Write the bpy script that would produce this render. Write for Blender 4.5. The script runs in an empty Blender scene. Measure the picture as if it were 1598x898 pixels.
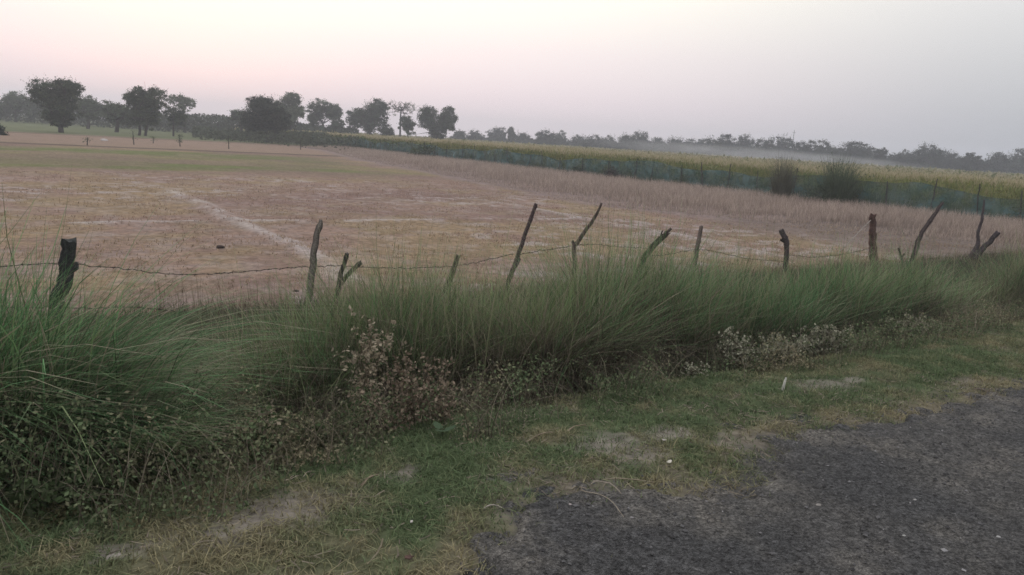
import bpy, math, numpy as np
from mathutils import Matrix, Vector

scene = bpy.context.scene
COL = scene.collection
# ------------------------------------------------------------------ camera
F = 1162.0; PITCH = math.radians(11.13); ROLL = math.radians(3.46); EYE = 1.65
fw = np.array([0, math.cos(PITCH), -math.sin(PITCH)])
R0 = np.array([1., 0, 0]); U0 = np.array([0, math.sin(PITCH), math.cos(PITCH)])
RT = R0*math.cos(ROLL) + U0*math.sin(ROLL)
UP = U0*math.cos(ROLL) - R0*math.sin(ROLL)
cd = bpy.data.cameras.new('camera'); cam = bpy.data.objects.new('camera', cd); COL.objects.link(cam)
cd.sensor_width = 36; cd.lens = F/1598*36; cd.clip_start = 0.05; cd.clip_end = 5000
M = Matrix.Identity(4)
for i in range(3):
    M[i][0] = RT[i]; M[i][1] = UP[i]; M[i][2] = -fw[i]
M[2][3] = EYE
cam.matrix_world = M
scene.camera = cam

# ------------------------------------------------------------------ world and sun
SUN_AZ = math.radians(-24)      # left of the view axis (+Y)
SUN_EL = math.radians(4)
w = bpy.data.worlds.new('World'); scene.world = w; w.use_nodes = True
nt = w.node_tree; nt.nodes.clear()
def N(t, tree=None, **k):
    n = (tree or nt).nodes.new(t)
    for a, b in k.items(): setattr(n, a, b)
    return n
L = nt.links.new
out = N('ShaderNodeOutputWorld'); bg = N('ShaderNodeBackground'); L(bg.outputs[0], out.inputs[0])
sky = N('ShaderNodeTexSky', sky_type='NISHITA', sun_disc=False)
sky.sun_elevation = SUN_EL; sky.sun_rotation = SUN_AZ; sky.dust_density = 4; sky.air_density = 1.5
tc = N('ShaderNodeTexCoord'); sep = N('ShaderNodeSeparateXYZ'); L(tc.outputs['Generated'], sep.inputs[0])
dot = N('ShaderNodeVectorMath', operation='DOT_PRODUCT'); L(tc.outputs['Generated'], dot.inputs[0])
dot.inputs[1].default_value = (math.sin(SUN_AZ), math.cos(SUN_AZ), 0)
def ramp(stops, src):
    r = N('ShaderNodeValToRGB'); L(src, r.inputs[0])
    e = r.color_ramp.elements
    while len(e) < len(stops): e.new(0.5)
    for q, (p, c) in zip(e, stops): q.position = p; q.color = (*c, 1)
    return r.outputs[0]
mr = N('ShaderNodeMapRange'); L(sep.outputs[2], mr.inputs[0])
mr.inputs[1].default_value = -0.02; mr.inputs[2].default_value = 1.0
# away from the glow / towards the glow, by elevation (hazy dusk air)
away = ramp([(0, (.47, .51, .57)), (.07, (.56, .58, .62)), (.13, (.70, .71, .73)), (.22, (.92, .91, .91)), (.5, (1.08, 1.08, 1.12)), (1, (.95, .98, 1.04))], mr.outputs[0])
near = ramp([(0, (1.02, .89, .95)), (.07, (1.10, .95, 1.0)), (.13, (1.20, 1.07, 1.06)), (.20, (1.36, 1.29, 1.14)), (.5, (1.30, 1.26, 1.18)), (1, (.95, .98, 1.04))], mr.outputs[0])
m2 = N('ShaderNodeMapRange', interpolation_type='SMOOTHSTEP'); L(dot.outputs['Value'], m2.inputs[0])
m2.inputs[1].default_value = .50; m2.inputs[2].default_value = 1.0
mx = N('ShaderNodeMixRGB'); L(m2.outputs[0], mx.inputs[0]); L(away, mx.inputs[1]); L(near, mx.inputs[2])
sc_ = N('ShaderNodeMixRGB', blend_type='MULTIPLY'); sc_.inputs[0].default_value = 1; L(sky.outputs[0], sc_.inputs[1]); sc_.inputs[2].default_value = (.12, .12, .12, 1)
m3 = N('ShaderNodeMixRGB'); m3.inputs[0].default_value = .93; L(sc_.outputs[0], m3.inputs[1]); L(mx.outputs[0], m3.inputs[2])
L(m3.outputs[0], bg.inputs[0]); bg.inputs[1].default_value = 1.0
sd = bpy.data.lights.new('sun', 'SUN'); sd.energy = 0.35; sd.angle = math.radians(25); sd.color = (1, .80, .70)
so = bpy.data.objects.new('sun', sd); COL.objects.link(so)
el = math.radians(9)
so.rotation_euler = Vector((math.sin(SUN_AZ)*math.cos(el), math.cos(SUN_AZ)*math.cos(el), math.sin(el))).to_track_quat('Z', 'Y').to_euler()
scene.view_settings.view_transform = 'Standard'; scene.view_settings.look = 'None'
scene.view_settings.exposure = 0.0; scene.view_settings.gamma = 1
scene.cycles.max_bounces = 5; scene.cycles.diffuse_bounces = 3; scene.cycles.volume_bounces = 1
scene.cycles.transparent_max_bounces = 24; scene.cycles.filter_width = 1.6
scene.cycles.use_denoising = True; scene.cycles.denoising_input_passes = 'RGB_ALBEDO_NORMAL'; scene.cycles.denoising_prefilter = 'NONE'

# ------------------------------------------------------------------ helpers
TH = math.radians(34); US = np.array([math.cos(TH), math.sin(TH)]); NS = np.array([-math.sin(TH), math.cos(TH)])
CAM = np.array([0, 0, EYE])
def ray(px, py): return fw + RT*((px-799)/F) - UP*((py-449)/F)
def P(px, py, z): d = ray(px, py); return CAM + d*((z-EYE)/d[2])
def PD(px, py, D): d = ray(px, py); return CAM + d*(D/d[1])
def xy(s, t): return np.stack([s*US[0]+t*NS[0], s*US[1]+t*NS[1]], -1)
def st(x, y): return x*US[0]+y*US[1], x*NS[0]+y*NS[1]
def hash2(i, j, sd):
    h = (i.astype(np.int64)*374761393 + j.astype(np.int64)*668265263 + sd*1274126177) & 0xffffffff
    h = ((h ^ (h >> 13))*1274126177) & 0xffffffff
    return ((h ^ (h >> 16)) & 0xffffff)/float(0xffffff)
def vnoise(x, y, sd=0):
    x = np.asarray(x, float); y = np.asarray(y, float)
    i = np.floor(x); j = np.floor(y); fx = x-i; fy = y-j
    fx = fx*fx*(3-2*fx); fy = fy*fy*(3-2*fy)
    a = hash2(i, j, sd); b = hash2(i+1, j, sd); c = hash2(i, j+1, sd); d = hash2(i+1, j+1, sd)
    return (a*(1-fx)+b*fx)*(1-fy) + (c*(1-fx)+d*fx)*fy
def fbm(x, y, sd=0, o=4):
    v = 0; a = .5; tot = 0
    for k in range(o):
        v = v+a*vnoise(x*2**k+17.3*k, y*2**k+5.1*k, sd+k); tot += a; a *= .55
    return v/tot
def sm(a, b, x): q = np.clip((np.asarray(x, float)-a)/(b-a), 0, 1); return q*q*(3-2*q)
def lerp(a, b, k): return a*(1-k)+b*k

def make_mesh(name, v, f, mat, col=None, parent=None, smooth=False):
    """v (n,3), f (m,k) or list of such arrays; col (n,3)"""
    fs = f if isinstance(f, list) else [f]
    me = bpy.data.meshes.new(name)
    me.vertices.add(len(v)); me.vertices.foreach_set('co', np.asarray(v, np.float32).ravel())
    nl = sum(a.size for a in fs); npoly = sum(len(a) for a in fs)
    me.loops.add(nl); me.polygons.add(npoly)
    me.loops.foreach_set('vertex_index', np.concatenate([a.ravel() for a in fs]).astype(np.int32))
    tot = np.concatenate([np.full(len(a), a.shape[1]) for a in fs])
    st_ = np.concatenate([[0], np.cumsum(tot)[:-1]])
    me.polygons.foreach_set('loop_start', st_.astype(np.int32))
    me.polygons.foreach_set('loop_total', tot.astype(np.int32))
    me.polygons.foreach_set('use_smooth', np.full(npoly, smooth))
    if col is not None:
        ca = me.color_attributes.new('col', 'FLOAT_COLOR', 'POINT')
        c4 = np.ones((len(v), 4), np.float32); c4[:, :3] = col
        ca.data.foreach_set('color', c4.ravel())
    me.update(calc_edges=True); me.validate()
    me.materials.append(mat)
    o = bpy.data.objects.new(name, me); COL.objects.link(o)
    if parent is not None: o.parent = parent
    return o
class Bag:
    """collects faces of one mesh"""
    def __init__(s): s.v = []; s.f = {}; s.c = []; s.n = 0
    def add(s, v, f, c):
        v = np.asarray(v, float).reshape(-1, 3); f = np.asarray(f)
        c = np.asarray(c, float)
        if c.ndim == 1: c = np.tile(c, (len(v), 1))
        s.v.append(v); s.c.append(c.reshape(-1, 3)); s.f.setdefault(f.shape[1], []).append(f+s.n); s.n += len(v)
    def ribbons(s, path, wid, side, col):
        """path (n,k,3), wid (n,k), side (n,3) unit, col (n,k,3)"""
        n, k, _ = path.shape
        a = path - side[:, None]*wid[..., None]/2; b = path + side[:, None]*wid[..., None]/2
        v = np.stack([a, b], 2).reshape(-1, 3)
        c = np.repeat(col[:, :, None], 2, 2).reshape(-1, 3)
        i = (np.arange(n)[:, None]*k + np.arange(k-1)[None])*2
        f = np.stack([i, i+1, i+3, i+2], -1).reshape(-1, 4)
        s.add(v, f, c)
    def leaves(s, pos, size, col, rng, aspect=.55, flat=0.0):
        n = len(pos)
        a = rng.normal(size=(n, 3)); a[:, 2] *= (1-flat); a /= np.linalg.norm(a, axis=1)[:, None]
        b = rng.normal(size=(n, 3)); b[:, 2] *= (1-flat); b -= a*(a*b).sum(1)[:, None]; b /= np.linalg.norm(b, axis=1)[:, None]+1e-9
        z = np.asarray(size).reshape(-1, 1)*np.ones((n, 1))
        v = np.stack([pos-a*z/2, pos+b*z*aspect/2, pos+a*z/2, pos-b*z*aspect/2], 1)
        f = np.arange(n*4).reshape(n, 4)
        s.add(v, f, np.repeat(np.broadcast_to(col, (n, 3))[:, None], 4, 1))
    def tube(s, pts, rad, col, sides=8, jag=0, rng=None, cap=True):
        pts = np.asarray(pts, float); k = len(pts); rad = np.broadcast_to(rad, (k,))
        tan = np.gradient(pts, axis=0); tan /= np.linalg.norm(tan, axis=1)[:, None]+1e-9
        ref = np.array([0.31, .95, 0.02]); x = np.cross(tan, ref); x /= np.linalg.norm(x, axis=1)[:, None]+1e-9
        y = np.cross(tan, x); an = np.arange(sides)/sides*2*np.pi
        rr = rad[:, None]*np.ones((k, sides))
        if jag: rr = rr*(1+jag*rng.normal(size=(k, sides))*.4 + 1.5*jag*rng.normal(size=(1, sides)))
        v = pts[:, None]+(np.cos(an)[None, :, None]*x[:, None]+np.sin(an)[None, :, None]*y[:, None])*rr[..., None]
        if jag: v[-1] += (tan[-1]*rng.normal(size=(sides, 1))*rad[-1]*.28)
        i = np.arange(k-1)[:, None]*sides; j = np.arange(sides)[None]; j2 = (j+1) % sides
        f = np.stack([i+j, i+j2, i+sides+j2, i+sides+j], -1).reshape(-1, 4)
        c = np.asarray(col, float)
        if jag: cc = np.clip(c*(1+.10*rng.normal(size=(k, sides, 1))+.40*rng.normal(size=(1, sides, 1))), .01, 1)
        else: cc = np.broadcast_to(c, (k, sides, 3))
        s.add(v.reshape(-1, 3), f, cc.reshape(-1, 3))
        if cap:
            e = np.array([[0]+[]]); top = v[-1]; cen = top.mean(0)
            s.add(np.vstack([top, cen]), np.stack([np.arange(sides), (np.arange(sides)+1) % sides, np.full(sides, sides)], -1), c*1.5 if jag else c)
    def build(s, name, mat, parent=None, smooth=False, origin=None):
        v = np.vstack(s.v)
        if origin is not None: v = v-np.asarray(origin)
        return make_mesh(name, v, [np.vstack(a) for a in s.f.values()], mat, np.vstack(s.c), parent, smooth)

def attr_mat(name, rough=.85, bump=0, nscale=0, namt=0, spec=.15, transl=0, detail=6):
    m = bpy.data.materials.new(name); m.use_nodes = True; t = m.node_tree; p = t.nodes['Principled BSDF']
    a = N('ShaderNodeVertexColor', t, layer_name='col'); colout = a.outputs[0]
    p.inputs['Roughness'].default_value = rough; p.inputs['Specular IOR Level'].default_value = spec
    geo = N('ShaderNodeNewGeometry', t)
    if nscale:
        no = N('ShaderNodeTexNoise', t); no.inputs['Scale'].default_value = nscale; no.inputs['Detail'].default_value = detail; no.inputs['Roughness'].default_value = .7
        t.links.new(geo.outputs['Position'], no.inputs['Vector'])
        mr = N('ShaderNodeMapRange', t); t.links.new(no.outputs[0], mr.inputs[0])
        mr.inputs[1].default_value = .3; mr.inputs[2].default_value = .7; mr.inputs[3].default_value = 1-namt; mr.inputs[4].default_value = 1+namt
        vm = N('ShaderNodeVectorMath', t, operation='SCALE'); t.links.new(colout, vm.inputs[0]); t.links.new(mr.outputs[0], vm.inputs['Scale'])
        colout = vm.outputs[0]
        if bump:
            bn = N('ShaderNodeBump', t); bn.inputs['Strength'].default_value = 1; bn.inputs['Distance'].default_value = bump
            t.links.new(no.outputs[0], bn.inputs['Height']); t.links.new(bn.outputs[0], p.inputs['Normal'])
    t.links.new(colout, p.inputs['Base Color'])
    if transl:
        tr = N('ShaderNodeBsdfTranslucent', t); t.links.new(colout, tr.inputs[0])
        ms = N('ShaderNodeMixShader', t); ms.inputs[0].default_value = transl
        t.links.new(p.outputs[0], ms.inputs[1]); t.links.new(tr.outputs[0], ms.inputs[2])
        t.links.new(ms.outputs[0], t.nodes['Material Output'].inputs[0])
    return m
M_FOL = attr_mat('foliage', transl=.25)
M_TREE = attr_mat('tree_leaves', transl=.15)
M_BARK = attr_mat('bark', nscale=30, namt=.35, bump=.01)
M_WOOD = attr_mat('weathered_post_wood', nscale=45, namt=.5, bump=.012, rough=.95)
M_GROUND = attr_mat('earth', nscale=6.0, namt=.40, bump=.03, rough=.95, spec=.05, detail=12)
M_STONE = attr_mat('stone', nscale=60, namt=.2, bump=.003)

def tag(o, label=None, cat=None, group=None, kind=None):
    if label: o['label'] = label
    if cat: o['category'] = cat
    if group: o['group'] = group
    if kind: o['kind'] = kind
    return o
def thing(name, label, cat, loc, group=None):
    o = bpy.data.objects.new(name, None); COL.objects.link(o); o.location = [float(a) for a in loc]
    return tag(o, label, cat, group)

# ------------------------------------------------------------------ terrain
FZ = -0.85
TE_S = [-30, 1.2, 1.4, 1.8, 2.2, 2.6, 3.0, 3.3, 3.7, 4.5, 5.4, 6.5, 60]
TE_T = [1.6, 1.85, 2.1, 2.43, 2.56, 2.36, 2.2, 2.25, 2.48, 2.38, 2.34, 2.39, 2.45]
def road_edge(s): return np.interp(s, TE_S, TE_T) + .16*(fbm(s*1.7, s*0+3, 5)-.5) + .08*(vnoise(s*7, s*0, 8)-.5)
def gz(s, t):
    """ground height from along-road s and across-road t"""
    s = np.asarray(s, float); t = np.asarray(t, float)
    z = np.interp(t, [-60, -6, -4, 1.8, 2.6, 3.3, 3.9, 5.2, 6.6, 7.6, 9.3, 9.9, 10.6, 13], [FZ, FZ, -.1, -.03, -.025, -.06, -.14, -.75, -1.15, -1.15, -.86, -.78, FZ, FZ])
    nz = fbm(s*.9, t*.9, 11)-.5
    z = z + nz*np.interp(t, [2, 3, 5, 9, 12, 40], [.0, .05, .22, .2, .06, .05])
    z = z + (vnoise(s*5, t*5, 12)-.5)*np.interp(t, [2.2, 3, 5, 14, 30], [.01, .025, .06, .03, 0])
    # plot bunds
    for a, lo, hi in ((4.8, 11, 31), (16.3, 11, 27)):
        d = np.abs(s-a-.5*(fbm(t*.25, t*0, 21)-.5)); z = z+.07*np.exp(-(d/.28)**2)*sm(lo, lo+2, t)*(1-sm(hi-3, hi, t))
    d = np.abs(t-20.-.6*(fbm(s*.2, s*0, 22)-.5)); z = z+.05*np.exp(-(d/.25)**2)*sm(-22, -18, s)*(1-sm(16, 18, s))
    return z
BARE = [(*st(*P(px, py, -.06)[:2]), r) for (px, py, r) in ((420, 800, .26), (360, 830, .16), (480, 812, .13), (180, 862, .07), (960, 692, .20), (1040, 680, .17), (1000, 715, .15), (1285, 598, .20), (1330, 590, .10), (1180, 702, .12), (880, 775, .12), (640, 735, .10), (1130, 690, .12), (1500, 600, .12))]
def bare_soil(s, t):
    m = 0*np.asarray(s, float); w1 = fbm(s*2.2, t*2.2, 163)-.5; w2 = fbm(s*9, t*9, 164, 3)-.5
    for a, b, r in BARE:
        d = np.sqrt(((s-a)*.8)**2+((t-b)*1.25)**2)+.55*w1*r*2.2+.30*w2
        m = np.maximum(m, 1-sm(r*.35, r*1.7, d))
    return m*np.clip(.55+1.6*w2+.45, 0, 1)
def ground_col(s, t):
    A = lambda *c: np.array(c)
    n1 = fbm(s*.35, t*.35, 31)[..., None]; n2 = fbm(s*1.6, t*1.6, 33)[..., None]; n3 = fbm(s*7, t*7, 35, 3)[..., None]
    n4 = fbm(s*.12, t*.12, 37)[..., None]
    S = s[..., None]; T = t[..., None]
    # dry field
    c = lerp(A(.250, .172, .136), A(.262, .190, .122), sm(.42, .62, n1))
    c = lerp(c, A(.215, .145, .122), sm(.48, .66, n4+.25*(n2-.5)))
    c = lerp(c, A(.23, .20, .11), .2*sm(.55, .72, fbm(s*.5+40, t*.5, 41)[..., None]))
    c = c*(1+.40*(n2-.5))*(1+.5*(n3-.5))
    sal = (.35+.65*sm(.45, .62, fbm(s*.22+9, t*.22, 43)[..., None]))*sm(.50, .66, fbm(s*2.0, t*2.6, 44)[..., None])*(1-sm(34, 42, T))
    c = lerp(c, A(.41, .355, .34), .62*sal)
    # pale bund lines
    for a, lo, hi, k in ((4.8, 11, 31, 1.), (16.3, 11, 27, .9)):
        d = np.abs(s-a-.5*(fbm(t*.25, t*0, 21)-.5)); wd = .24+.18*(fbm(t*1.3, s*.8, 45)-.5)+.012*np.abs(t-18)
        m = np.exp(-(d/wd)**2.5)*sm(lo, lo+1, t)*(1-sm(hi-3, hi, t))*(.35+.65*sm(.34, .60, fbm(s*2.5, t*1.2, 47)))*k*.62
        c = lerp(c, A(.48, .43, .41), (.9*m)[..., None])
    d = np.abs(t-20.-.6*(fbm(s*.2, s*0, 22)-.5)); wd = .16+.3*(fbm(s*1.4, t*.3, 48)-.5)
    m = np.exp(-(d/np.maximum(wd, .08))**4)*sm(-22, -18, s)*(1-sm(16, 18, s))*sm(.42, .52, fbm(s*1.2, t*2, 49))
    c = lerp(c, A(.44, .39, .37), (.65*m)[..., None])
    # green band across the field
    e = 9*(fbm(s*.12, t*.22, 51)[..., None]-.5)
    g = sm(37+e, 44+e, T)*(1-sm(64+e, 70+e, T))*(1-sm(16, 26, S+e))*lerp(.45, 1, sm(.35, .55, fbm(s*.08, t*.2, 52)[..., None]))
    c = lerp(c, A(.125, .150, .055)*(1+.5*(n2-.5)), g*.95*lerp(.6, 1, sm(.35, .6, n1)))
    # brown strip beyond, with dark borders, then pale green pasture
    c = lerp(c, A(.26, .185, .14)*(1+.4*(n2-.5)), sm(70+e*.1, 73+e*.1, T))
    for b in (71.5, 107): c = lerp(c, A(.06, .05, .035), .85*np.exp(-((T-b-e*.1)/1.3)**2))
    c = lerp(c, A(.13, .145, .075)*(1+.4*(n1-.5)), sm(108, 113, T+e*.1))
    # stubble plot and the crop's ground
    e2 = 1.6*(n1-.5)
    fr = np.interp(t, [5, 11, 17, 25, 43, 64, 90], [28, 27.5, 24, 20.5, 23, 25.5, 31])[..., None]
    g = sm(fr-1.2+e2, fr+.8+e2, S)
    c = lerp(c, A(.23, .175, .16)*(1+.5*(n2-.5)), g*(1-sm(95, 105, T)))
    pl = sm(19, 23, S+e2)*(1-sm(17, 21, T))
    c = lerp(c, A(.17, .135, .115)*(1+.6*(n2-.5)), pl*.8)
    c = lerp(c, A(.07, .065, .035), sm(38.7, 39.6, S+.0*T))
    # rough bank and ditch
    bd = .9*(n2-.5)
    g = 1-sm(9.9+bd, 10.8+bd, T)
    c = lerp(c, A(.060, .062, .036)*(1+.8*(n2-.5)), g)
    # verge
    g = 1-sm(3.7+bd*.5, 4.2+bd*.5, T)
    v = lerp(A(.085, .11, .055), A(.155, .145, .09), sm(.40, .64, .5*fbm(s*1.3, t*1.3, 61)[..., None]+.5*fbm(s*4.5, t*4.5, 161)[..., None]))
    v = lerp(v, A(.27, .235, .205), (bare_soil(s, t)*.85)[..., None])
    v = v*(1+.7*(fbm(s*14, t*14, 64, 3)[..., None]-.5))
    ev = .5*(fbm(s*6, t*6, 66, 3)[..., None]-.5)
    v = lerp(v, A(.20, .17, .125), .8*(1-sm(.1, .6, T-road_edge(s)[..., None]+ev)))
    v = lerp(v, A(.105, .10, .096), (1-sm(-.05, .25, T-road_edge(s)[..., None]+ev)))
    v = v*(1+.5*(n3-.5))
    c = lerp(c, v, g)
    c = lerp(c, A(.12, .11, .07), 1-sm(-5, -3, T))
    return np.clip(c, .01, .8)

# one polar sheet around the camera foot, fine where it is near
rad = np.concatenate([[0.4], np.geomspace(0.6, 900, 820)])
ang = np.concatenate([np.linspace(-46, 46, 860), np.linspace(47, 313, 140)])
ar = np.radians(ang)
X = rad[:, None]*np.sin(ar)[None]; Y = rad[:, None]*np.cos(ar)[None]
S_, T_ = st(X, Y); Z = gz(S_, T_); C_ = ground_col(S_, T_)
nr, na = X.shape
i = np.arange(nr-1)[:, None]*na; j = np.arange(na)[None]; j2 = (j+1) % na
f = np.stack([i+j, i+na+j, i+na+j2, i+j2], -1).reshape(-1, 4)[:, ::-1]
v = np.stack([X, Y, Z], -1).reshape(-1, 3); cc = C_.reshape(-1, 3)
v = np.vstack([v, [0, 0, float(gz(0., 0.))]]); cc = np.vstack([cc, cc[:1]])
tri = np.stack([np.full(na, len(v)-1), (np.arange(na)+1) % na, np.arange(na)], -1)
tag(make_mesh('ground', v, [f, tri], M_GROUND, cc, smooth=True), kind='structure')

# road: rough chip-seal sheet that dives under the verge along a ragged edge
sa = np.concatenate([np.linspace(-40, -1.5, 50), np.arange(-1.45, 11, .03), np.geomspace(11.1, 80, 60)])
ta = np.concatenate([np.linspace(-3.6, -1, 30), np.arange(-.97, 3.0, .022)])
SS, TT = np.meshgrid(sa, ta, indexing='ij')
ed = road_edge(SS) + .16*(fbm(SS*3, TT*3, 71)-.5)+.22*(vnoise(SS*11, TT*11, 72)-.5)+.16*(vnoise(SS*27, TT*27, 79)-.5)
rz = .006+.012*(fbm(SS*2, TT*2, 73)-.5)+.007*(vnoise(SS*22, TT*22, 74)-.5) - .08*np.maximum(0, TT-ed) - .022*sm(-.04, .12, TT-ed) - .03*sm(-3.2, -3.6, TT)
q = xy(SS, TT); v = np.concatenate([q, rz[..., None]], -1).reshape(-1, 3)
dust = sm(.42, .68, fbm(SS*1.1, TT*1.1, 75))*.32+.35*sm(.5, .7, fbm(SS*4, TT*4, 175)) + .75*(1-sm(0, .35, ed-TT))*sm(.35, .6, fbm(SS*3, TT*3, 76))
rc = lerp(np.array([.080, .079, .079]), np.array([.185, .17, .15]), np.clip(dust, 0, 1)[..., None])
rc = rc*(1+.5*(vnoise(SS*25, TT*25, 77)-.5))[..., None]
ns, n_t = SS.shape; i = np.arange(ns-1)[:, None]*n_t; j = np.arange(n_t-1)[None]
f = np.stack([i+j, i+n_t+j, i+n_t+j+1, i+j+1], -1).reshape(-1, 4)
m = bpy.data.materials.new('chip_seal'); m.use_nodes = True; t = m.node_tree; p = t.nodes['Principled BSDF']
a = N('ShaderNodeVertexColor', t, layer_name='col'); geo = N('ShaderNodeNewGeometry', t)
vo = N('ShaderNodeTexVoronoi', t); vo.inputs['Scale'].default_value = 120; t.links.new(geo.outputs['Position'], vo.inputs['Vector'])
hsv = N('ShaderNodeSeparateColor', t); t.links.new(vo.outputs['Color'], hsv.inputs[0])
no = N('ShaderNodeTexNoise', t); no.inputs['Scale'].default_value = 38; no.inputs['Detail'].default_value = 8; no.inputs['Roughness'].default_value = .75; t.links.new(geo.outputs['Position'], no.inputs['Vector'])
mr = N('ShaderNodeMapRange', t); t.links.new(hsv.outputs[0], mr.inputs[0]); mr.inputs[3].default_value = .55; mr.inputs[4].default_value = 1.5
mr2 = N('ShaderNodeMapRange', t); t.links.new(no.outputs[0], mr2.inputs[0]); mr2.inputs[1].default_value = .32; mr2.inputs[2].default_value = .68; mr2.inputs[3].default_value = .22; mr2.inputs[4].default_value = 1.85
mm = N('ShaderNodeMath', t, operation='MULTIPLY'); t.links.new(mr.outputs[0], mm.inputs[0]); t.links.new(mr2.outputs[0], mm.inputs[1])
vm = N('ShaderNodeVectorMath', t, operation='SCALE'); t.links.new(a.outputs[0], vm.inputs[0]); t.links.new(mm.outputs[0], vm.inputs['Scale'])
t.links.new(vm.outputs[0], p.inputs['Base Color']); p.inputs['Roughness'].default_value = .85; p.inputs['Specular IOR Level'].default_value = .25
ad = N('ShaderNodeMath', t, operation='SUBTRACT'); t.links.new(no.outputs[0], ad.inputs[0]); t.links.new(vo.outputs['Distance'], ad.inputs[1])
bn = N('ShaderNodeBump', t); bn.inputs['Distance'].default_value = .02; t.links.new(ad.outputs[0], bn.inputs['Height']); t.links.new(bn.outputs[0], p.inputs['Normal'])
tag(make_mesh('road', v, f, m, rc.reshape(-1, 3), smooth=True), kind='structure')

def chips(name, s, t, zoff, size, col, rng):
    """small angular stones, one mesh"""
    base = np.array([[1, 0, 0], [0, 1, 0], [-1, 0, 0], [0, -1, 0], [0, 0, .7], [0, 0, -.5]], float)
    tf = np.array([[0, 1, 4], [1, 2, 4], [2, 3, 4], [3, 0, 4], [1, 0, 5], [2, 1, 5], [3, 2, 5], [0, 3, 5]])
    n = len(s); v = base[None]*(1+.35*rng.normal(size=(n, 6, 1)))*size[:, None, None]
    an = rng.uniform(0, 6.28, n); cx, sx = np.cos(an), np.sin(an)
    x = v[..., 0]*cx[:, None]-v[..., 1]*sx[:, None]; y = v[..., 0]*sx[:, None]+v[..., 1]*cx[:, None]
    q = xy(s, t)
    v = np.stack([x+q[:, :1], y+q[:, 1:], v[..., 2]+zoff[:, None]], -1)
    f = (tf[None]+np.arange(n)[:, None, None]*6).reshape(-1, 3)
    return make_mesh(name, v.reshape(-1, 3), f, M_STONE, np.repeat(col[:, None], 6, 1).reshape(-1, 3))
rng = np.random.default_rng(3)
n = 15000
s = rng.uniform(-.2, 9, n)**1.0; t = rng.uniform(-1, 2.6, n)
keep = t < road_edge(s)+.18*rng.normal(size=n); s, t = s[keep], t[keep]; n = len(s)
g = rng.uniform(.6, 1.5, n)*(1+2.0*(rng.random(n) < .03))
chip_o = chips('road_chippings', s, t, np.full(n, .012), rng.uniform(.003, .009, n)*(1+.8*(rng.random(n) < .04)), np.array([.085, .082, .082])*g[:, None], rng)
tag(chip_o, 'loose grey stone chips scattered over the rough asphalt road', 'gravel', kind='stuff')

# haze: one closed box of even air round everything
me = bpy.data.meshes.new('haze')
hx, z0, z1 = 960, -3, 26
vs = [(x, y, z) for x in (-hx, hx) for y in (-hx, hx) for z in (z0, z1)]
me.from_pydata(vs, [], [(0, 1, 3, 2), (4, 6, 7, 5), (0, 4, 5, 1), (2, 3, 7, 6), (0, 2, 6, 4), (1, 5, 7, 3)])
hm = bpy.data.materials.new('haze_air'); hm.use_nodes = True; t = hm.node_tree; t.nodes.clear()
o_ = N('ShaderNodeOutputMaterial', t); pv = N('ShaderNodeVolumePrincipled', t); t.links.new(pv.outputs[0], o_.inputs['Volume'])
pv.inputs['Color'].default_value = (.87, .90, .98, 1); pv.inputs['Density'].default_value = .00125; pv.inputs['Anisotropy'].default_value = .35
me.materials.append(hm); hz = bpy.data.objects.new('haze', me); COL.objects.link(hz)
tag(hz, 'thin dusk haze hanging over the fields', 'haze', kind='stuff')

# ------------------------------------------------------------------ grasses
def blades(bag, root, h, lean, width, cb, ct, rng, K=6, droop=.45, k0=.15):
    """root (n,3); h (n,); lean (n,2) horizontal reach as a fraction of h; colours (n,3) base and tip"""
    n = len(root); k = np.linspace(0, 1, K)[None, :, None]
    L_ = lean[:, None, :]*h[:, None, None]
    horiz = L_*(k**1.7)
    ln = np.linalg.norm(lean, axis=1)
    dr_ = np.broadcast_to(np.asarray(droop, float), (n,))[:, None]
    vert = h[:, None]*(k[..., 0] - dr_*np.minimum(ln, 1.3)[:, None]*k[..., 0]**2.6)
    wob = rng.normal(size=(n, 1, 2))*.03*h[:, None, None]*np.sin(k*5)
    path = np.concatenate([root[:, None, :2]+horiz+wob, (root[:, 2:3]+vert)[..., None]], -1)
    az = np.arctan2(lean[:, 1], lean[:, 0])+np.pi/2+rng.normal(size=n)*.7
    side = np.stack([np.cos(az), np.sin(az), np.zeros(n)], -1)
    wd = width[:, None]*(1-.88*k[..., 0]**1.3)
    kk = sm(k0, .78, k)
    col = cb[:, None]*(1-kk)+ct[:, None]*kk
    bag.ribbons(path, wd, side, col)
GREEN = np.array([.098, .198, .088]); YEL = np.array([.170, .215, .095]); DRY = np.array([.32, .275, .20]); BROWN = np.array([.125, .10, .078])
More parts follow.
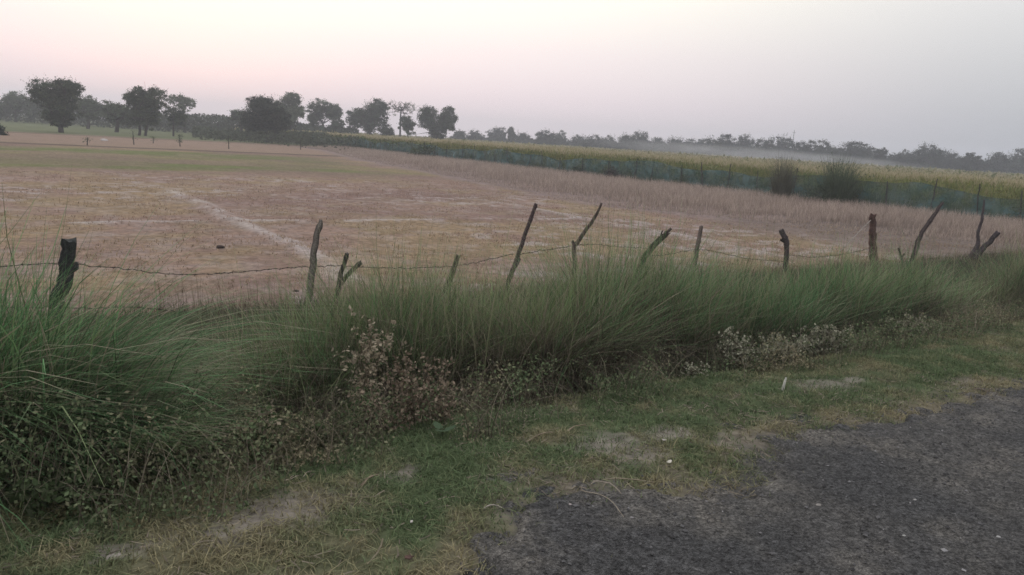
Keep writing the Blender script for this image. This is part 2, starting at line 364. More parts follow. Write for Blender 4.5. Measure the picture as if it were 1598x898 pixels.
def clump(label, px, t, topy, n, r, spread=.35, lean0=(0, 0), green=.7, width=.006, s=None, group='tall grass clumps along the ditch'):
    rng = np.random.default_rng(int(px*7+t*100+topy))
    # position along the road for this photo column at distance t
    if s is None:
        d = ray(px, topy); k = t/(d[0]*NS[0]+d[1]*NS[1]); q = CAM+d*k; s = q[0]*US[0]+q[1]*US[1]; ztop = q[2]
    g = float(gz(np.array(s), np.array(t))); h = (ztop-g)*(1.0 if px < 120 else 1.14 if px < 500 else 1.26)*(1 if px < 120 else rng.uniform(.86, 1.08)); green = float(np.clip(green+rng.uniform(-.12, .12), 0, 1))
    n = int(n*.62); width *= 1.4
    c = xy(np.array(s), np.array(t))
    a = rng.uniform(0, 6.283, n); rr = r*np.sqrt(rng.random(n))
    sub = rng.integers(0, 14, n); sc = rng.normal(size=(14, 2))*r*.5; sh = rng.uniform(.62, 1.12, 14); tl = rng.normal(size=(14, 2))*.18; tl -= tl.mean(0); lean0 = tuple(np.array(lean0)*(1 if px < 250 else .3))
    off = np.stack([np.cos(a)*rr*.55, np.sin(a)*rr*.45], -1)+sc[sub]
    ss, tt = off@US*1.0+s, off@NS+t
    root = np.concatenate([c+off, gz(ss, tt)[:, None]-.02], -1)
    hh = h*1.04*sh[sub]*(rng.beta(4, 1.6, n)*.85+.2)
    ln = off/r*spread*.6+rng.normal(size=(n, 2))*(spread*.45+.10)+np.array(lean0)+tl[sub]
    stray = rng.random(n) < .06; ln[stray] *= 1.7
    gk = np.clip(green+.3*rng.normal(size=n)+.28*rng.normal(size=14)[sub], 0, 1)[:, None]
    tipc = lerp(YEL, GREEN, gk)*rng.uniform(.4, 1.8, (n, 1))*rng.uniform(.75, 1.25, 14)[sub][:, None]
    dry = rng.random(n) < (.12+.35*(1-green)); tipc[dry] = DRY*rng.uniform(.6, 1.2, (dry.sum(), 1))
    wf = np.ones(n); big = rng.random(n) < .10; wf[big] = 1.9; tipc[big] = lerp(tipc[big], DRY*1.1, rng.uniform(.2, .9, (big.sum(), 1))); ln[big] *= 1.3; lm = np.linalg.norm(ln, axis=1, keepdims=True); ln *= np.minimum(1, .85/np.maximum(lm, 1e-3))
    bent = rng.random(n) < .13; ln[bent] = ln[bent]/(np.linalg.norm(ln[bent], axis=1, keepdims=True)+.05)*rng.uniform(.6, 1.1, (bent.sum(), 1))
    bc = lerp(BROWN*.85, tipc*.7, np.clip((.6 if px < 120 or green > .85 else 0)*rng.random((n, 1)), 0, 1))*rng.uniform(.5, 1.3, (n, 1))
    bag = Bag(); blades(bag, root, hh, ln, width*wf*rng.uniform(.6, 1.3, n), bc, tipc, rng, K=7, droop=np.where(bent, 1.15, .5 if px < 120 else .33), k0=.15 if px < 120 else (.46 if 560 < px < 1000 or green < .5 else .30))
    if px < 120: tipc *= 1.65; bc *= 1.6
    # pale flowering stalks standing clear of the leaves
    if px > 350:
        m_ = 70; off = rng.normal(size=(m_, 2))*r*.55; root = np.concatenate([c+off, gz(off@US+s, off@NS+t)[:, None]], -1)
        sc3 = lerp(YEL*1.3, DRY*1.25, rng.random((m_, 1)))
        blades(bag, root, h*rng.uniform(.75, 1.22, m_), rng.normal(size=(m_, 2))*.2, np.full(m_, .0075), sc3*.6, sc3, rng, K=6, droop=.1)
    # dead thatch low down
    m_ = int(n*(.95 if 560 < px < 1000 else .5)); a = rng.uniform(0, 6.283, m_)
    off = rng.normal(size=(m_, 2))*r*.6; root = np.concatenate([c+off, gz(off@US+s, off@NS+t)[:, None]], -1)
    dc = lerp(BROWN*.7, DRY, rng.random((m_, 1))**1.6)
    blades(bag, root, h*rng.uniform(.2, .72 if 560 < px < 1000 else .6, m_), np.stack([np.cos(a), np.sin(a)], -1)*rng.uniform(.2, 1.2, (m_, 1)), np.full(m_, width*.9), dc*.7, dc, rng, K=5)
    o = bag.build('grass_clump', M_FOL, origin=(*c, g)); o.location = (*c, g)
    return tag(o, label, 'grass clump', group)
CL = [
 ('tall dark green grass clump arching at the left edge of the photo', -90, 4.9, 320, 4200, .60, .45, (.16, .0), .92, .0075),
 ('big green grass clump with long blades leaning right before the thick leftmost post', -40, 4.85, 380, 5000, .50, .52, (.32, .0), .9, .0075),
 ('upright green grass clump rising above all others at the left edge', -95, 5.1, 270, 6500, .46, .34, (.14, .0), .9, .007),
 ('sparse tuft of very long thin blades fanning up before the leftmost post', -10, 4.9, 300, 420, .32, .40, (.30, .0), .85, .006),
 ('lower green grass clump arching right under the thick leftmost post', 70, 4.6, 530, 3200, .5, .7, (.42, -.1), .85, .006),
 ('low sprawling grass clump in the dark hollow right of the leftmost post', 205, 5.0, 590, 900, .45, .8, (.4, 0), .25, .006),
 ('half dry low grass clump in front of the bare bank', 310, 5.6, 535, 1000, .45, .7, (-.2, 0), .3, .006),
 ('dull green grass clump left of the pointed straight post', 395, 5.6, 515, 1500, .5, .5, (-.1, 0), .4, .006),
 ('green grass clump below the pointed straight post', 475, 5.8, 478, 3000, .5, .4, (0, 0), .6, .006),
 ('grass clump right under the forked stub post', 548, 5.6, 466, 3200, .45, .35, (0, 0), .6, .006),
 ('green grass clump behind the tall dusty weed', 615, 5.6, 452, 3600, .45, .32, (0, 0), .65, .006),
 ('grass clump with brown dry base under the short leaning stub', 690, 5.4, 448, 3800, .45, .34, (.05, 0), .6, .006),
 ('yellowish grass clump with straw base left of the thin slanting post', 765, 5.3, 455, 3800, .45, .36, (.05, 0), .45, .006),
 ('straw and green grass clump fanning out below the thin slanting post', 835, 5.2, 445, 3800, .45, .42, (.1, 0), .45, .006),
 ('green grass clump below the bent post with a kink', 905, 5.3, 430, 3800, .45, .33, (0, 0), .62, .006),
 ('bright green grass clump before the jagged leaning post', 965, 5.4, 408, 3800, .45, .30, (0, 0), .7, .006),
 ('upright green grass clump right of the jagged leaning post', 1030, 5.5, 402, 3800, .45, .3, (0, 0), .72, .006),
 ('dense green grass clump under the short straight stub', 1095, 5.5, 404, 3800, .45, .3, (0, 0), .8, .006),
 ('deep green grass clump behind the first pale weed', 1155, 5.5, 410, 3800, .5, .3, (0, 0), .9, .006),
 ('deep green grass clump below the knobbed post', 1215, 5.6, 415, 3800, .5, .32, (.05, 0), .92, .006),
 ('deep green grass clump behind the bushiest pale weed', 1275, 5.7, 410, 3800, .5, .34, (.05, 0), .88, .006),
 ('green grass clump leaning right under the thick red brown post', 1335, 5.8, 400, 3800, .55, .36, (.12, 0), .8, .006),
 ('yellow green grass clump right of the thick red brown post', 1395, 5.8, 412, 3600, .55, .4, (.15, 0), .65, .006),
 ('loose green grass clump below the long curved post', 1455, 5.9, 428, 3000, .55, .5, (.1, 0), .55, .006),
 ('dull grass clump in the gap below the forked post', 1525, 6.2, 440, 2600, .55, .5, (0, 0), .4, .006),
 ('tall green grass clump at the right edge of the photo', 1600, 6.0, 395, 3800, .6, .45, (-.1, 0), .6, .006),
]
for (lb, px, t, ty, n, r, sp, ln, gr, wd) in CL: clump(lb, px, t, ty, n, r, sp, ln, gr, wd)

def scatter(name, label, cat, s, t, hmin, hmax, wmin, cols, mix, lean=.4, K=4, seed=1, base_dark=.7):
    rng = np.random.default_rng(seed); n = len(s)
    root = np.concatenate([xy(s, t), gz(s, t)[:, None]-.01], -1)
    h = rng.uniform(hmin, hmax, n)*rng.uniform(.6, 1, n)
    ln = rng.normal(size=(n, 2))*lean
    c = np.array(cols)[0]*(1-mix[:, None])+np.array(cols)[1]*mix[:, None]
    c = c*rng.uniform(.5, 1.6, (n, 1))
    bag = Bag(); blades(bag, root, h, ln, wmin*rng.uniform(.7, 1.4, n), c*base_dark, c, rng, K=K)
    return tag(bag.build(name, M_FOL), label, cat, kind='stuff')
rng = np.random.default_rng(21)
# verge turf
n = 420000
s = -2.5+18*rng.random(n)**1.3; t = rng.uniform(2.0, 4.4, n)
bare = bare_soil(s, t)
dens = (.3+.7*sm(.28, .55, fbm(s*2.4, t*2.4, 81)))*(1-.85*bare)*sm(-.15, .40, t-road_edge(s)-.35*(fbm(s*5, t*5, 82)-.5))
k = rng.random(n) < dens*.95+.05; s, t = s[k], t[k]
mixv = np.clip(sm(.40, .66, .5*fbm(s*1.3, t*1.3, 61)+.5*fbm(s*4.5, t*4.5, 161))+.25*(1-sm(0, .5, t-road_edge(s)))+.18*rng.normal(size=len(s)), 0, 1)
scatter('verge_grass', 'short patchy green and straw turf between road and tall grass', 'grass', s, t, .022, .085, .0058, [(.120, .168, .080), (.30, .262, .155)], mixv, lean=.8, K=3, seed=5)
# straw litter on the verge
n = 26000
s = -1.8+14*rng.random(n)**1.4; t = rng.uniform(2.1, 4.3, n)
k = (rng.random(n) < (.12+.6*sm(.45, .65, fbm(s*1.8, t*1.8, 85)))*np.where(s < 2, .35, 1)) & (t > road_edge(s)-.25*rng.random(n)**2); s, t = s[k], t[k]
root = np.concatenate([xy(s, t), gz(s, t)[:, None]+.006], -1); n = len(s)
a = rng.uniform(0, 6.283, n); ln_ = rng.uniform(.02, .09, n)
pth = root[:, None]+np.stack([np.cos(a)[:, None]*np.linspace(0, 1, 3)*ln_[:, None], np.sin(a)[:, None]*np.linspace(0, 1, 3)*ln_[:, None], rng.random((n, 3))*.012], -1)
bag = Bag(); bag.ribbons(pth, np.full((n, 3), .0045), np.stack([-np.sin(a), np.cos(a), np.full(n, .3)], -1), np.broadcast_to((np.array([.27, .225, .175])*rng.uniform(.3, 1.35, (n, 1)))[:, None], (n, 3, 3)))
tag(bag.build('straw_litter', M_FOL), 'dead straw bits strewn over the roadside verge', 'straw', kind='stuff')
# rough grass in the ditch and on the far bank
n = 60000
s = -6+34*rng.random(n)**1.3; t = rng.uniform(4.0, 10.6, n)
k = rng.random(n) < .35+.65*sm(.3, .6, fbm(s*1.2, t*1.2, 87)); s, t = s[k], t[k]
mixv = np.clip(sm(.35, .65, fbm(s*.8, t*.8, 88))+.2*rng.normal(size=len(s)), 0, 1)
scatter('bank_grass', 'rough dull knee-high grass on the ditch sides', 'grass', s, t, .12, .36, .006, [(.065, .085, .045), (.125, .095, .068)], mixv, lean=.6, K=5, seed=6, base_dark=.6)
# fine dry stems along the fence line
n = 5200
s = -4+32*rng.random(n)**1.2; t = rng.normal(10.0, .7, n)
k = rng.random(n) < sm(.35, .7, fbm(s*1.1, t*1.1, 89)); s, t = s[k], t[k]
scatter('dry_stems', 'thin upright dry stems standing along the fence', 'dry grass', s, t, .35, .95, .005, [(.22, .17, .11), (.20, .14, .115)], rng.random(len(s)), lean=.14, K=5, seed=7)
# short stubble of the nearest plots
n = 130000
s = rng.uniform(-26, 27, n); t = 10.3+28*rng.random(n)**1.35
k = rng.random(n) < sm(.38, .62, fbm(s*.9, t*.9, 90)); s, t = s[k], t[k]
mixv = sm(.3, .7, fbm(s*.5, t*.5, 91))
scatter('field_stubble', 'short reddish straw stubble over the bare field', 'stubble', s, t, .03, .13, .016, [(.31, .205, .16), (.34, .255, .16)], mixv, lean=.6, K=3, seed=8)
# tall pale stalks before the net
n = 150000
t = 7+95*rng.random(n)**1.5; fr = np.interp(t, [5, 11, 17, 25, 43, 64, 90], [29, 28, 24.5, 21, 23.5, 26, 32])
s = fr+rng.random(n)**.8*(39.0-fr)
k = rng.random(n) < .25+.75*sm(.3, .55, fbm(s*.7, t*.7, 92)); s, t = s[k], t[k]; fr = fr[k]
hs = np.clip((s-fr)/4, .35, 1)
mixv = np.clip(rng.random(len(s))*.6+.4*sm(.4, .6, fbm(s*.3, t*.3, 93)), 0, 1)
rg = np.random.default_rng(9); nn = len(s); root = np.concatenate([xy(s, t), gz(s, t)[:, None]], -1)
c = lerp(np.array([.52, .42, .36]), np.array([.40, .32, .27]), mixv[:, None])*rg.uniform(.6, 1.4, (nn, 1))
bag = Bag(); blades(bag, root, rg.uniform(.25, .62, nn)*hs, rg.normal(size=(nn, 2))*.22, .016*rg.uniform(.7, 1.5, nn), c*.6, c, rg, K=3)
tag(bag.build('stubble_stalks', M_FOL), 'pale pinkish dry stalks in a strip before the green net', 'stubble', kind='stuff')

# ------------------------------------------------------------------ weeds
def weed(label, px, t, topy, w_, stems, leafn, lc, ls, green=0, name='dusty_weed', group='dusty leafy weeds on the verge', seedc=None):
    rng = np.random.default_rng(int(px*3+topy)); ls *= 1.3; w_ *= 1.12; topy -= 10 if px > 1000 else 0
    d = ray(px, topy); k = t/(d[0]*NS[0]+d[1]*NS[1]); q = CAM+d*k; s = q[0]*US[0]+q[1]*US[1]
    g = float(gz(np.array(s), np.array(t))); h = q[2]-g; c = xy(np.array(s), np.array(t))
    root = thing(name, label, 'weed', (*c, g), group)
    sb = Bag(); lb = Bag()
    for i_ in range(stems):
        an = rng.uniform(0, 6.283); hh = h*(1. if i_ == 0 else rng.uniform(.45, .97)); reach = w_*rng.uniform(.1, 1)
        kk = np.linspace(0, 1, 7)[:, None]
        pts = np.concatenate([np.cos(an)*reach*kk**1.4, np.sin(an)*reach*kk**1.4*.7, kk*hh], 1)+rng.normal(size=(7, 3))*.012*kk
        sb.tube(pts, np.linspace(.005, .0018, 7), (.11, .085, .06), 5)
        m_ = int(leafn*hh/h); kv = rng.beta(2.2, 1.2, m_); idx = kv*6; i0 = np.minimum(idx.astype(int), 5); fr_ = (idx-i0)[:, None]
        pp = pts[i0]*(1-fr_)+pts[i0+1]*fr_
        # little side sprays: leaves bunch
        bun = rng.normal(size=(24, 3))*np.array([.06, .06, .035])*(.5+h); pp = pp+bun[(kv*24).astype(int) % 24]*rng.uniform(.3, 1, (m_, 1))+rng.normal(size=(m_, 3))*.012
        pp[:, 2] = np.maximum(pp[:, 2], .01)
        cl = np.array(lc)*rng.uniform(.45, 1.45, (m_, 1)); gk = rng.random(m_) < green; cl[gk] = np.array([.07, .10, .045])*rng.uniform(.6, 1.4, (gk.sum(), 1))
        lb.leaves(pp, ls*rng.uniform(.5, 1.5, m_), cl, rng, .6)
    so_ = sb.build('stem', M_BARK, root); lo_ = lb.build('foliage', M_FOL, root)
    return root
PALE = (.32, .31, .23); TAN = (.33, .28, .205); RED = (.25, .195, .145); OLI = (.17, .17, .10)
W = [
 ('tall dusty tan weed spire standing before the forked stub post', 575, 4.2, 490, .13, 7, 230, TAN, .02, .1),
 ('branching dusty weed with reddish dry leaves right of the tallest weed', 650, 4.05, 545, .26, 11, 190, RED, .018, .1),
 ('low rusty leaved weed at the foot of the reddish branching weed', 610, 3.95, 605, .24, 9, 150, RED, .018, .3),
 ('brownish weed before the straw based grass, with reddish dry leaves', 690, 4.0, 610, .22, 8, 140, RED, .017, .2),  # reddish dry leaves with some green, same from base to tip
 ('small weed with tan leaf tufts in the hollow on the left', 300, 4.4, 575, .2, 8, 120, TAN, .02, .3),
 ('low tan and olive weed below the tuft weed on the left', 330, 4.0, 640, .32, 12, 190, TAN, .02, .45),
 ('olive leafy weed below the arching grass on the left', 410, 3.95, 655, .3, 11, 170, OLI, .02, .4),
 ('sprawling olive weed at the verge edge near the left', 240, 3.8, 700, .32, 12, 190, OLI, .024, .5),
 ('broad leaved green weed at the lower left beside the big clump', 150, 3.85, 715, .34, 12, 200, (.10, .12, .065), .028, .6),
 ('dark green leafy weed at the left edge under the big clump', 40, 3.8, 740, .36, 13, 200, (.085, .10, .055), .028, .6),
 ('olive weed with yellowing leaves, lowest on the left edge', 90, 3.65, 790, .25, 10, 160, (.14, .13, .07), .022, .4),
 ('drab weed left of the reddish branching weed', 500, 3.95, 640, .3, 11, 170, OLI, .018, .4),
 ('thin pale weed left of the pale weed row', 1080, 4.0, 575, .12, 5, 90, PALE, .016, .2),
 ('upright pale flowering weed, first of the row on the right', 1160, 4.1, 522, .17, 9, 190, PALE, .02, .15),
 ('pale low weed between the first and the bushiest pale weed', 1212, 4.1, 540, .22, 11, 190, PALE, .02, .2),
 ('bushiest pale cream weed of the row on the right', 1285, 4.15, 520, .30, 16, 230, PALE, .022, .15),
 ('dull beige weed right beside the bushiest pale weed', 1350, 4.1, 540, .34, 14, 200, (.26, .25, .17), .02, .2),
 ('last pale topped weed of the row, near the right', 1428, 4.3, 505, .30, 14, 220, (.29, .275, .20), .022, .2),
 ('brown tangled weed between the last pale weed and the right edge', 1520, 4.3, 540, .4, 14, 190, (.12, .10, .065), .02, .3),
 ('low pale weed at the foot of the first pale weed', 1190, 3.85, 575, .26, 11, 150, (.22, .20, .13), .018, .3),
]
for a_ in W: weed(*a_)
# leafy undergrowth creeping at the foot of the tall grass
rng = np.random.default_rng(77); n = 150000
s = -3+17*rng.random(n)**1.5; t = rng.uniform(3.1, 5.0, n)
k = (rng.random(n) < sm(.42, .60, fbm(s*2.6, t*2.6, 95)+.12*(s < 2.5))) & (t > 3.5+.10*(s > 3)-.32*(s < 1.0)+.3*(fbm(s*3, t*0, 98)-.5)); s, t = s[k], t[k]; n = len(s)
hh = .50*(fbm(s*3.5, t*3.5, 96)**1.5*1.3)*sm(3.4, 4.0, t+.3*(s < 1.0))*(1+.4*(s < 2.5))*rng.random(n)**.6
pos = np.concatenate([xy(s, t), (gz(s, t)+hh+.01)[:, None]], -1)
c = lerp(np.array([.125, .165, .085]), np.array([.30, .26, .17]), np.clip(sm(.46, .68, fbm(s*1.1, t*1.1, 97))+.25*rng.normal(size=n), 0, 1)[:, None])*rng.uniform(.5, 1.4, (n, 1))
bag = Bag(); bag.leaves(pos, rng.uniform(.010, .030, n), c, rng, .6)
rg = np.random.default_rng(78); q_ = rg.permutation(n)[:6000]; rt = pos[q_].copy(); rt[:, 2] = gz(s[q_], t[q_])
cs = lerp(np.array([.10, .085, .06]), np.array([.34, .29, .22]), rg.random((len(q_), 1))**2); blades(bag, rt, rg.uniform(.12, .5, len(q_)), rg.normal(size=(len(q_), 2))*.5, np.full(len(q_), .0055), cs*.8, cs, rg, K=6)
tag(bag.build('undergrowth', M_FOL), 'tangle of small weedy leaves at the foot of the tall grass', 'undergrowth', kind='stuff')
# one broad-leaf seedling
sp = P(690, 682, -.08); c0 = thing('broadleaf_seedling', 'small plant with three round green leaves before the straw based grass', 'plant', (sp[0], sp[1], float(gz(*[np.array(a) for a in st(sp[0], sp[1])]))))
bag = Bag(); rg = np.random.default_rng(4)
for a, el_ in ((.2, .5), (2.3, .4), (4.2, .6), (5.4, .35)):
    ax = np.linspace(0, 2*np.pi, 11)[:-1]; L_ = .035
    pts = np.stack([.045+np.cos(ax)*L_, np.sin(ax)*L_*.75, .07+.012*np.cos(ax)-.25*np.abs(np.sin(ax))*.02], -1)
    R_ = np.array([[math.cos(a), -math.sin(a), 0], [math.sin(a), math.cos(a), 0], [0, 0, 1]])
    bag.add(pts@R_.T, np.arange(10)[None], (.085, .125, .07))
bag.build('leaf', M_FOL, c0)
bag = Bag()
for a in (.2, 2.3, 4.2, 5.4): bag.tube([[0, 0, 0], [.005*math.cos(a), .005*math.sin(a), .05], [.02*math.cos(a), .02*math.sin(a), .072]], [.002, .002, .001], (.08, .1, .05), 5)
bag.build('stem', M_FOL, c0)

# ------------------------------------------------------------------ fence posts
FT = 10.05
def on_fence(px, py, T0=FT):
    d = ray(px, py); k = T0/(d[0]*NS[0]+d[1]*NS[1]); return CAM+d*k
def wooden_post(name, label, chains, colr=(.075, .062, .052), T0=FT, group='crooked wooden fence posts', seed=1, butt=True):
    """chains: list of lists of (px,py,width_px); the first is the stem and is run down into the ground"""
    rg = np.random.default_rng(seed)
    b = on_fence(chains[0][0][0], chains[0][0][1], T0); s_, t_ = st(b[0], b[1]); g = float(gz(np.array(s_), np.array(t_)))
    root = thing(name, label, 'fence post', (b[0], b[1], g), group)
    nor = np.array([b[0], b[1], 0]); nor /= np.linalg.norm(nor); D = b@nor
    colr = tuple(1.25*np.array(colr))
    for ci, ch in enumerate(chains):
        pts = []; rr = []
        for (x, y, w_) in ch:
            d = ray(x, y); q = CAM+d*(D/(d@nor)); pts.append(q); rr.append(w_/F*D/2/np.linalg.norm(fw@nor))
        pts = np.array(pts); rr = np.array(rr)
        if ci == 0:
            dirn = pts[0]-pts[1]; dirn /= np.linalg.norm(dirn); dn = np.array([dirn[0]*.4, dirn[1]*.4, -abs(dirn[2])])
            kx = (pts[0][2]-g+.12)/abs(dn[2])
            if kx > .02: pts = np.vstack([pts[0]+dn*kx, pts]); rr = np.concatenate([[rr[0]*1.05], rr])
        # resample and roughen
        seg = np.concatenate([[0], np.cumsum(np.linalg.norm(np.diff(pts, axis=0), axis=1))]); m_ = max(6, int(seg[-1]/.045))
        u = np.linspace(0, seg[-1], m_); pr = np.stack([np.interp(u, seg, pts[:, k]) for k in range(3)], 1); rs = np.interp(u, seg, rr)
        nz_ = np.stack([np.interp(np.arange(m_), np.arange(0, m_+3, 3), rg.normal(size=len(np.arange(0, m_+3, 3)))) for _ in range(3)], 1)
        pr = pr+nz_*rs[:, None]*.16; pr[:, 1] += 0; rs = rs*(.72 if seed not in (12, 13) else .6)*(1+.03*rg.normal(size=m_))
        # knots
        for _ in range(max(1, m_//9)):
            i_ = rg.integers(1, m_-1); rs[i_] *= 1.12
        bag = Bag(); bag.tube(pr-np.array([b[0], b[1], g]), rs, colr, 10, jag=.07, rng=rg)
        if ci == 0: bag.build('trunk', M_WOOD, root)
        else: bag.build('prong', M_WOOD, root)
    return root
wooden_post('fence_post', 'thick dark straight post wound with pale strands, leftmost of the fence',
    [[(86, 505, 20), (92, 480, 20), (100, 435, 20), (105, 405, 20), (107, 379, 20)], [(108, 426, 9), (119, 418, 9), (120, 410, 6)]], (.032, .034, .032), seed=2)
wooden_post('fence_post', 'tall straight grey post with rounded pointed top, second from the left',
    [[(482, 468, 13), (488, 425, 13), (493, 380, 12), (497, 352, 11), (499, 343, 6)]], (.085, .075, .065), seed=3)
wooden_post('fence_post', 'forked stub post with two short prongs, beside the rounded pointed post',
    [[(523, 468, 11), (527, 450, 11), (533, 425, 9), (542, 396, 8)], [(527, 452, 10), (540, 432, 10), (551, 421, 10), (564, 410, 9)]], (.055, .047, .045), seed=4)
wooden_post('fence_post', 'short leaning mossy stub between the forked post and the thin slanting post',
    [[(694, 455, 11), (703, 432, 11), (711, 410, 9), (716, 398, 9)]], (.095, .09, .06), seed=5)
wooden_post('fence_post', 'long thin dark post slanting right with a small spur low down',
    [[(791, 462, 9), (797, 430, 9), (810, 392, 8), (821, 360, 7.5), (833, 330, 7), (837, 318, 6.5)], [(800, 422, 6), (808, 412, 5), (812, 403, 3.5)], [(833, 330, 4), (839, 323, 3)]], (.058, .042, .042), seed=6)
wooden_post('fence_post', 'bent post with a kink halfway and a curved thin upper arm',
    [[(892, 462, 8), (896, 430, 8), (897, 405, 8), (895, 384, 9), (905, 372, 8), (921, 350, 7), (932, 332, 5.5), (939, 317, 4)], [(897, 384, 7), (893, 377, 6)]], (.066, .05, .045), seed=7)
wooden_post('fence_post', 'leaning post with a jagged splintered top',
    [[(996, 425, 12), (1005, 402, 12), (1018, 385, 11), (1032, 370, 11), (1040, 362, 9)], [(1036, 366, 6), (1047, 357, 5)], [(1036, 368, 5), (1046, 364, 2.5)], [(1030, 372, 5), (1034, 360, 3)]], (.06, .046, .042), seed=8)
wooden_post('fence_post', 'short straight stub standing in the tallest green grass',
    [[(1086, 402, 9), (1090, 378, 9), (1095, 354, 8)]], (.10, .08, .07), seed=9)
wooden_post('fence_post', 'short dark post with a broad knobbed head bent left',
    [[(1226, 415, 9), (1228, 392, 9), (1227, 378, 10), (1222, 366, 10), (1219, 358, 9)], [(1225, 378, 6), (1218, 374, 4)]], (.045, .036, .036), seed=10)
wooden_post('fence_post', 'thick red brown post with flaking bark, straight and flat topped',
    [[(1362, 405, 15), (1363, 385, 13), (1361, 362, 11), (1362, 345, 11), (1362, 334, 10)]], (.085, .052, .044), seed=11)
wooden_post('fence_post', 'long curved dark post bending right to a thin tip',
    [[(1421, 418, 9), (1428, 390, 9), (1440, 362, 8), (1456, 338, 7), (1472, 316, 5)]], (.055, .043, .042), seed=12)
wooden_post('fence_post', 'tall crooked branch post beside a thicker slanting prong, rightmost of the fence',
    [[(1509, 420, 11), (1520, 395, 11), (1526, 382, 7), (1527, 362, 6), (1533, 340, 5), (1536, 312, 3)], [(1514, 410, 10), (1530, 392, 9), (1545, 376, 8), (1558, 363, 8)]], (.05, .041, .043), seed=13)
wooden_post('fence_post', 'tiny dark broken twig stub left of the long curved post',
    [[(1409, 410, 4), (1406, 398, 3.5), (1403, 388, 3)], [(1407, 402, 3), (1411, 396, 2)]], (.05, .04, .038), seed=14)

def wire(name, label, pts, rad, col, barbs=True, cat='wire', seed=1):
    rg = np.random.default_rng(seed)
    w3 = np.array([on_fence(x, y, FT-.12) for x, y in pts])
    seg = np.concatenate([[0], np.cumsum(np.linalg.norm(np.diff(w3, axis=0), axis=1))]); m_ = int(seg[-1]/.05)
    u = np.linspace(0, seg[-1], m_); pr = np.stack([np.interp(u, seg, w3[:, k]) for k in range(3)], 1)
    ker = np.ones(9)/9
    for k in range(3): e = np.pad(pr[:, k], 4, mode='edge'); pr[:, k] = np.convolve(e, ker, 'valid')
    pr[:, 2] += .006*rg.normal(size=m_)
    o0 = pr[0].copy(); pr = pr-o0
    if not barbs:
        bag = Bag(); bag.tube(pr, rad, col, 5); o = bag.build(name, M_BARK); o.location = o0; return tag(o, label, cat)
    root = thing(name, label, cat, o0)
    bag = Bag(); an = np.arange(m_)*1.9
    for ph in (0, np.pi):
        q = pr.copy(); q[:, 1] += np.cos(an+ph)*rad; q[:, 2] += np.sin(an+ph)*rad; bag.tube(q, rad, col, 4)
    bag.build('strand', M_BARK, root)
    bag = Bag()
    for i_ in range(2, m_-1, 3):
        for _ in range(2):
            d = rg.normal(size=3); d /= np.linalg.norm(d); bag.tube([pr[i_]-d*.022, pr[i_]+d*.022], [rad*.9, rad*.3], col, 4)
    bb = bag.build('barb', M_BARK, root); bb['kind'] = 'stuff'
WC = (.05, .042, .042)
wire('barbed_wire', 'upper strand of rusty barbed wire sagging from the left edge to the second post',
     [(-60, 424), (0, 417), (60, 411), (106, 412), (150, 415), (200, 421), (260, 428), (320, 429), (380, 424), (440, 419), (489, 416)], .0037, WC, seed=1)
wire('barbed_wire', 'strand of barbed wire from the rounded pointed post across to the thin slanting post',
     [(489, 416), (530, 415), (580, 418), (640, 419), (708, 416), (750, 409), (806, 395)], .0037, WC, seed=2)
wire('barbed_wire', 'barbed wire from the thin slanting post past the kinked post to the jagged post',
     [(806, 398), (840, 392), (896, 384), (930, 381), (970, 386), (1018, 388)], .0037, WC, seed=3)
wire('barbed_wire', 'strand of barbed wire behind the tallest grass from the jagged post to the knobbed post',
     [(1010, 400), (1040, 398), (1092, 388), (1130, 396), (1170, 405), (1227, 408)], .0037, WC, seed=4)
wire('barbed_wire', 'strand of barbed wire from the knobbed post to the flat topped red brown post',
     [(1227, 398), (1270, 402), (1310, 398), (1361, 388)], .004, WC, seed=5)
wire('barbed_wire', 'lower strand of barbed wire at the foot of the leftmost post',
     [(-60, 482), (20, 480), (92, 480), (150, 481), (210, 479), (300, 489)], .0037, WC, seed=6)
wire('slack_rope', 'pale slack rope slanting down from the flat topped red brown post',
     [(1361, 342), (1352, 350), (1335, 368), (1318, 385), (1304, 398)], .011, (.33, .29, .26), barbs=False, cat='rope', seed=7)
# pale strands wound round the thick leftmost post
b = on_fence(100, 430); nor = np.array([b[0], b[1], 0]); nor /= np.linalg.norm(nor)

# ------------------------------------------------------------------ green net fence
rgn = np.random.default_rng(50)
root = thing('net_fence', 'long sagging blue green shade net fence along the millet crop', 'net fence', (*xy(np.array(39.6), np.array(20.)), FZ))
ox, oy, oz = root.location
def nets(t): return 39.6+.35*np.sin(t*.21)+.25*np.sin(t*.57+1)
def neth(t): return 1.34+.16*np.sin(t*.33)+.10*np.sin(t*.9+2)+.07*vnoise(t*2.1, t*0, 4)
ta = np.arange(6, 118, .18); za = np.linspace(0, 1, 12)
TT, ZZ = np.meshgrid(ta, za, indexing='ij')
SS = nets(TT)+.30*(fbm(TT*1.6, ZZ*2.5, 101)-.5)+.10*(vnoise(TT*5, ZZ*1.5, 102)-.5)+.12*np.sin(TT*2.1)*(ZZ*(1-ZZ))*2
q = xy(SS, TT); zz = gz(SS, TT)+.02+ZZ*neth(TT)
v = np.concatenate([q, zz[..., None]], -1).reshape(-1, 3)-np.array([ox, oy, oz])
ns, nz2 = TT.shape; i = np.arange(ns-1)[:, None]*nz2; j = np.arange(nz2-1)[None]
f = np.stack([i+j, i+nz2+j, i+nz2+j+1, i+j+1], -1).reshape(-1, 4)
nc = lerp(np.array([.055, .115, .110]), np.array([.12, .185, .185]), sm(.38, .62, .5*fbm(TT*.9, ZZ*3, 103)+.5*fbm(TT*3.5, ZZ*3, 104))[..., None])
nm = attr_mat('shade_net', rough=.8); t = nm.node_tree
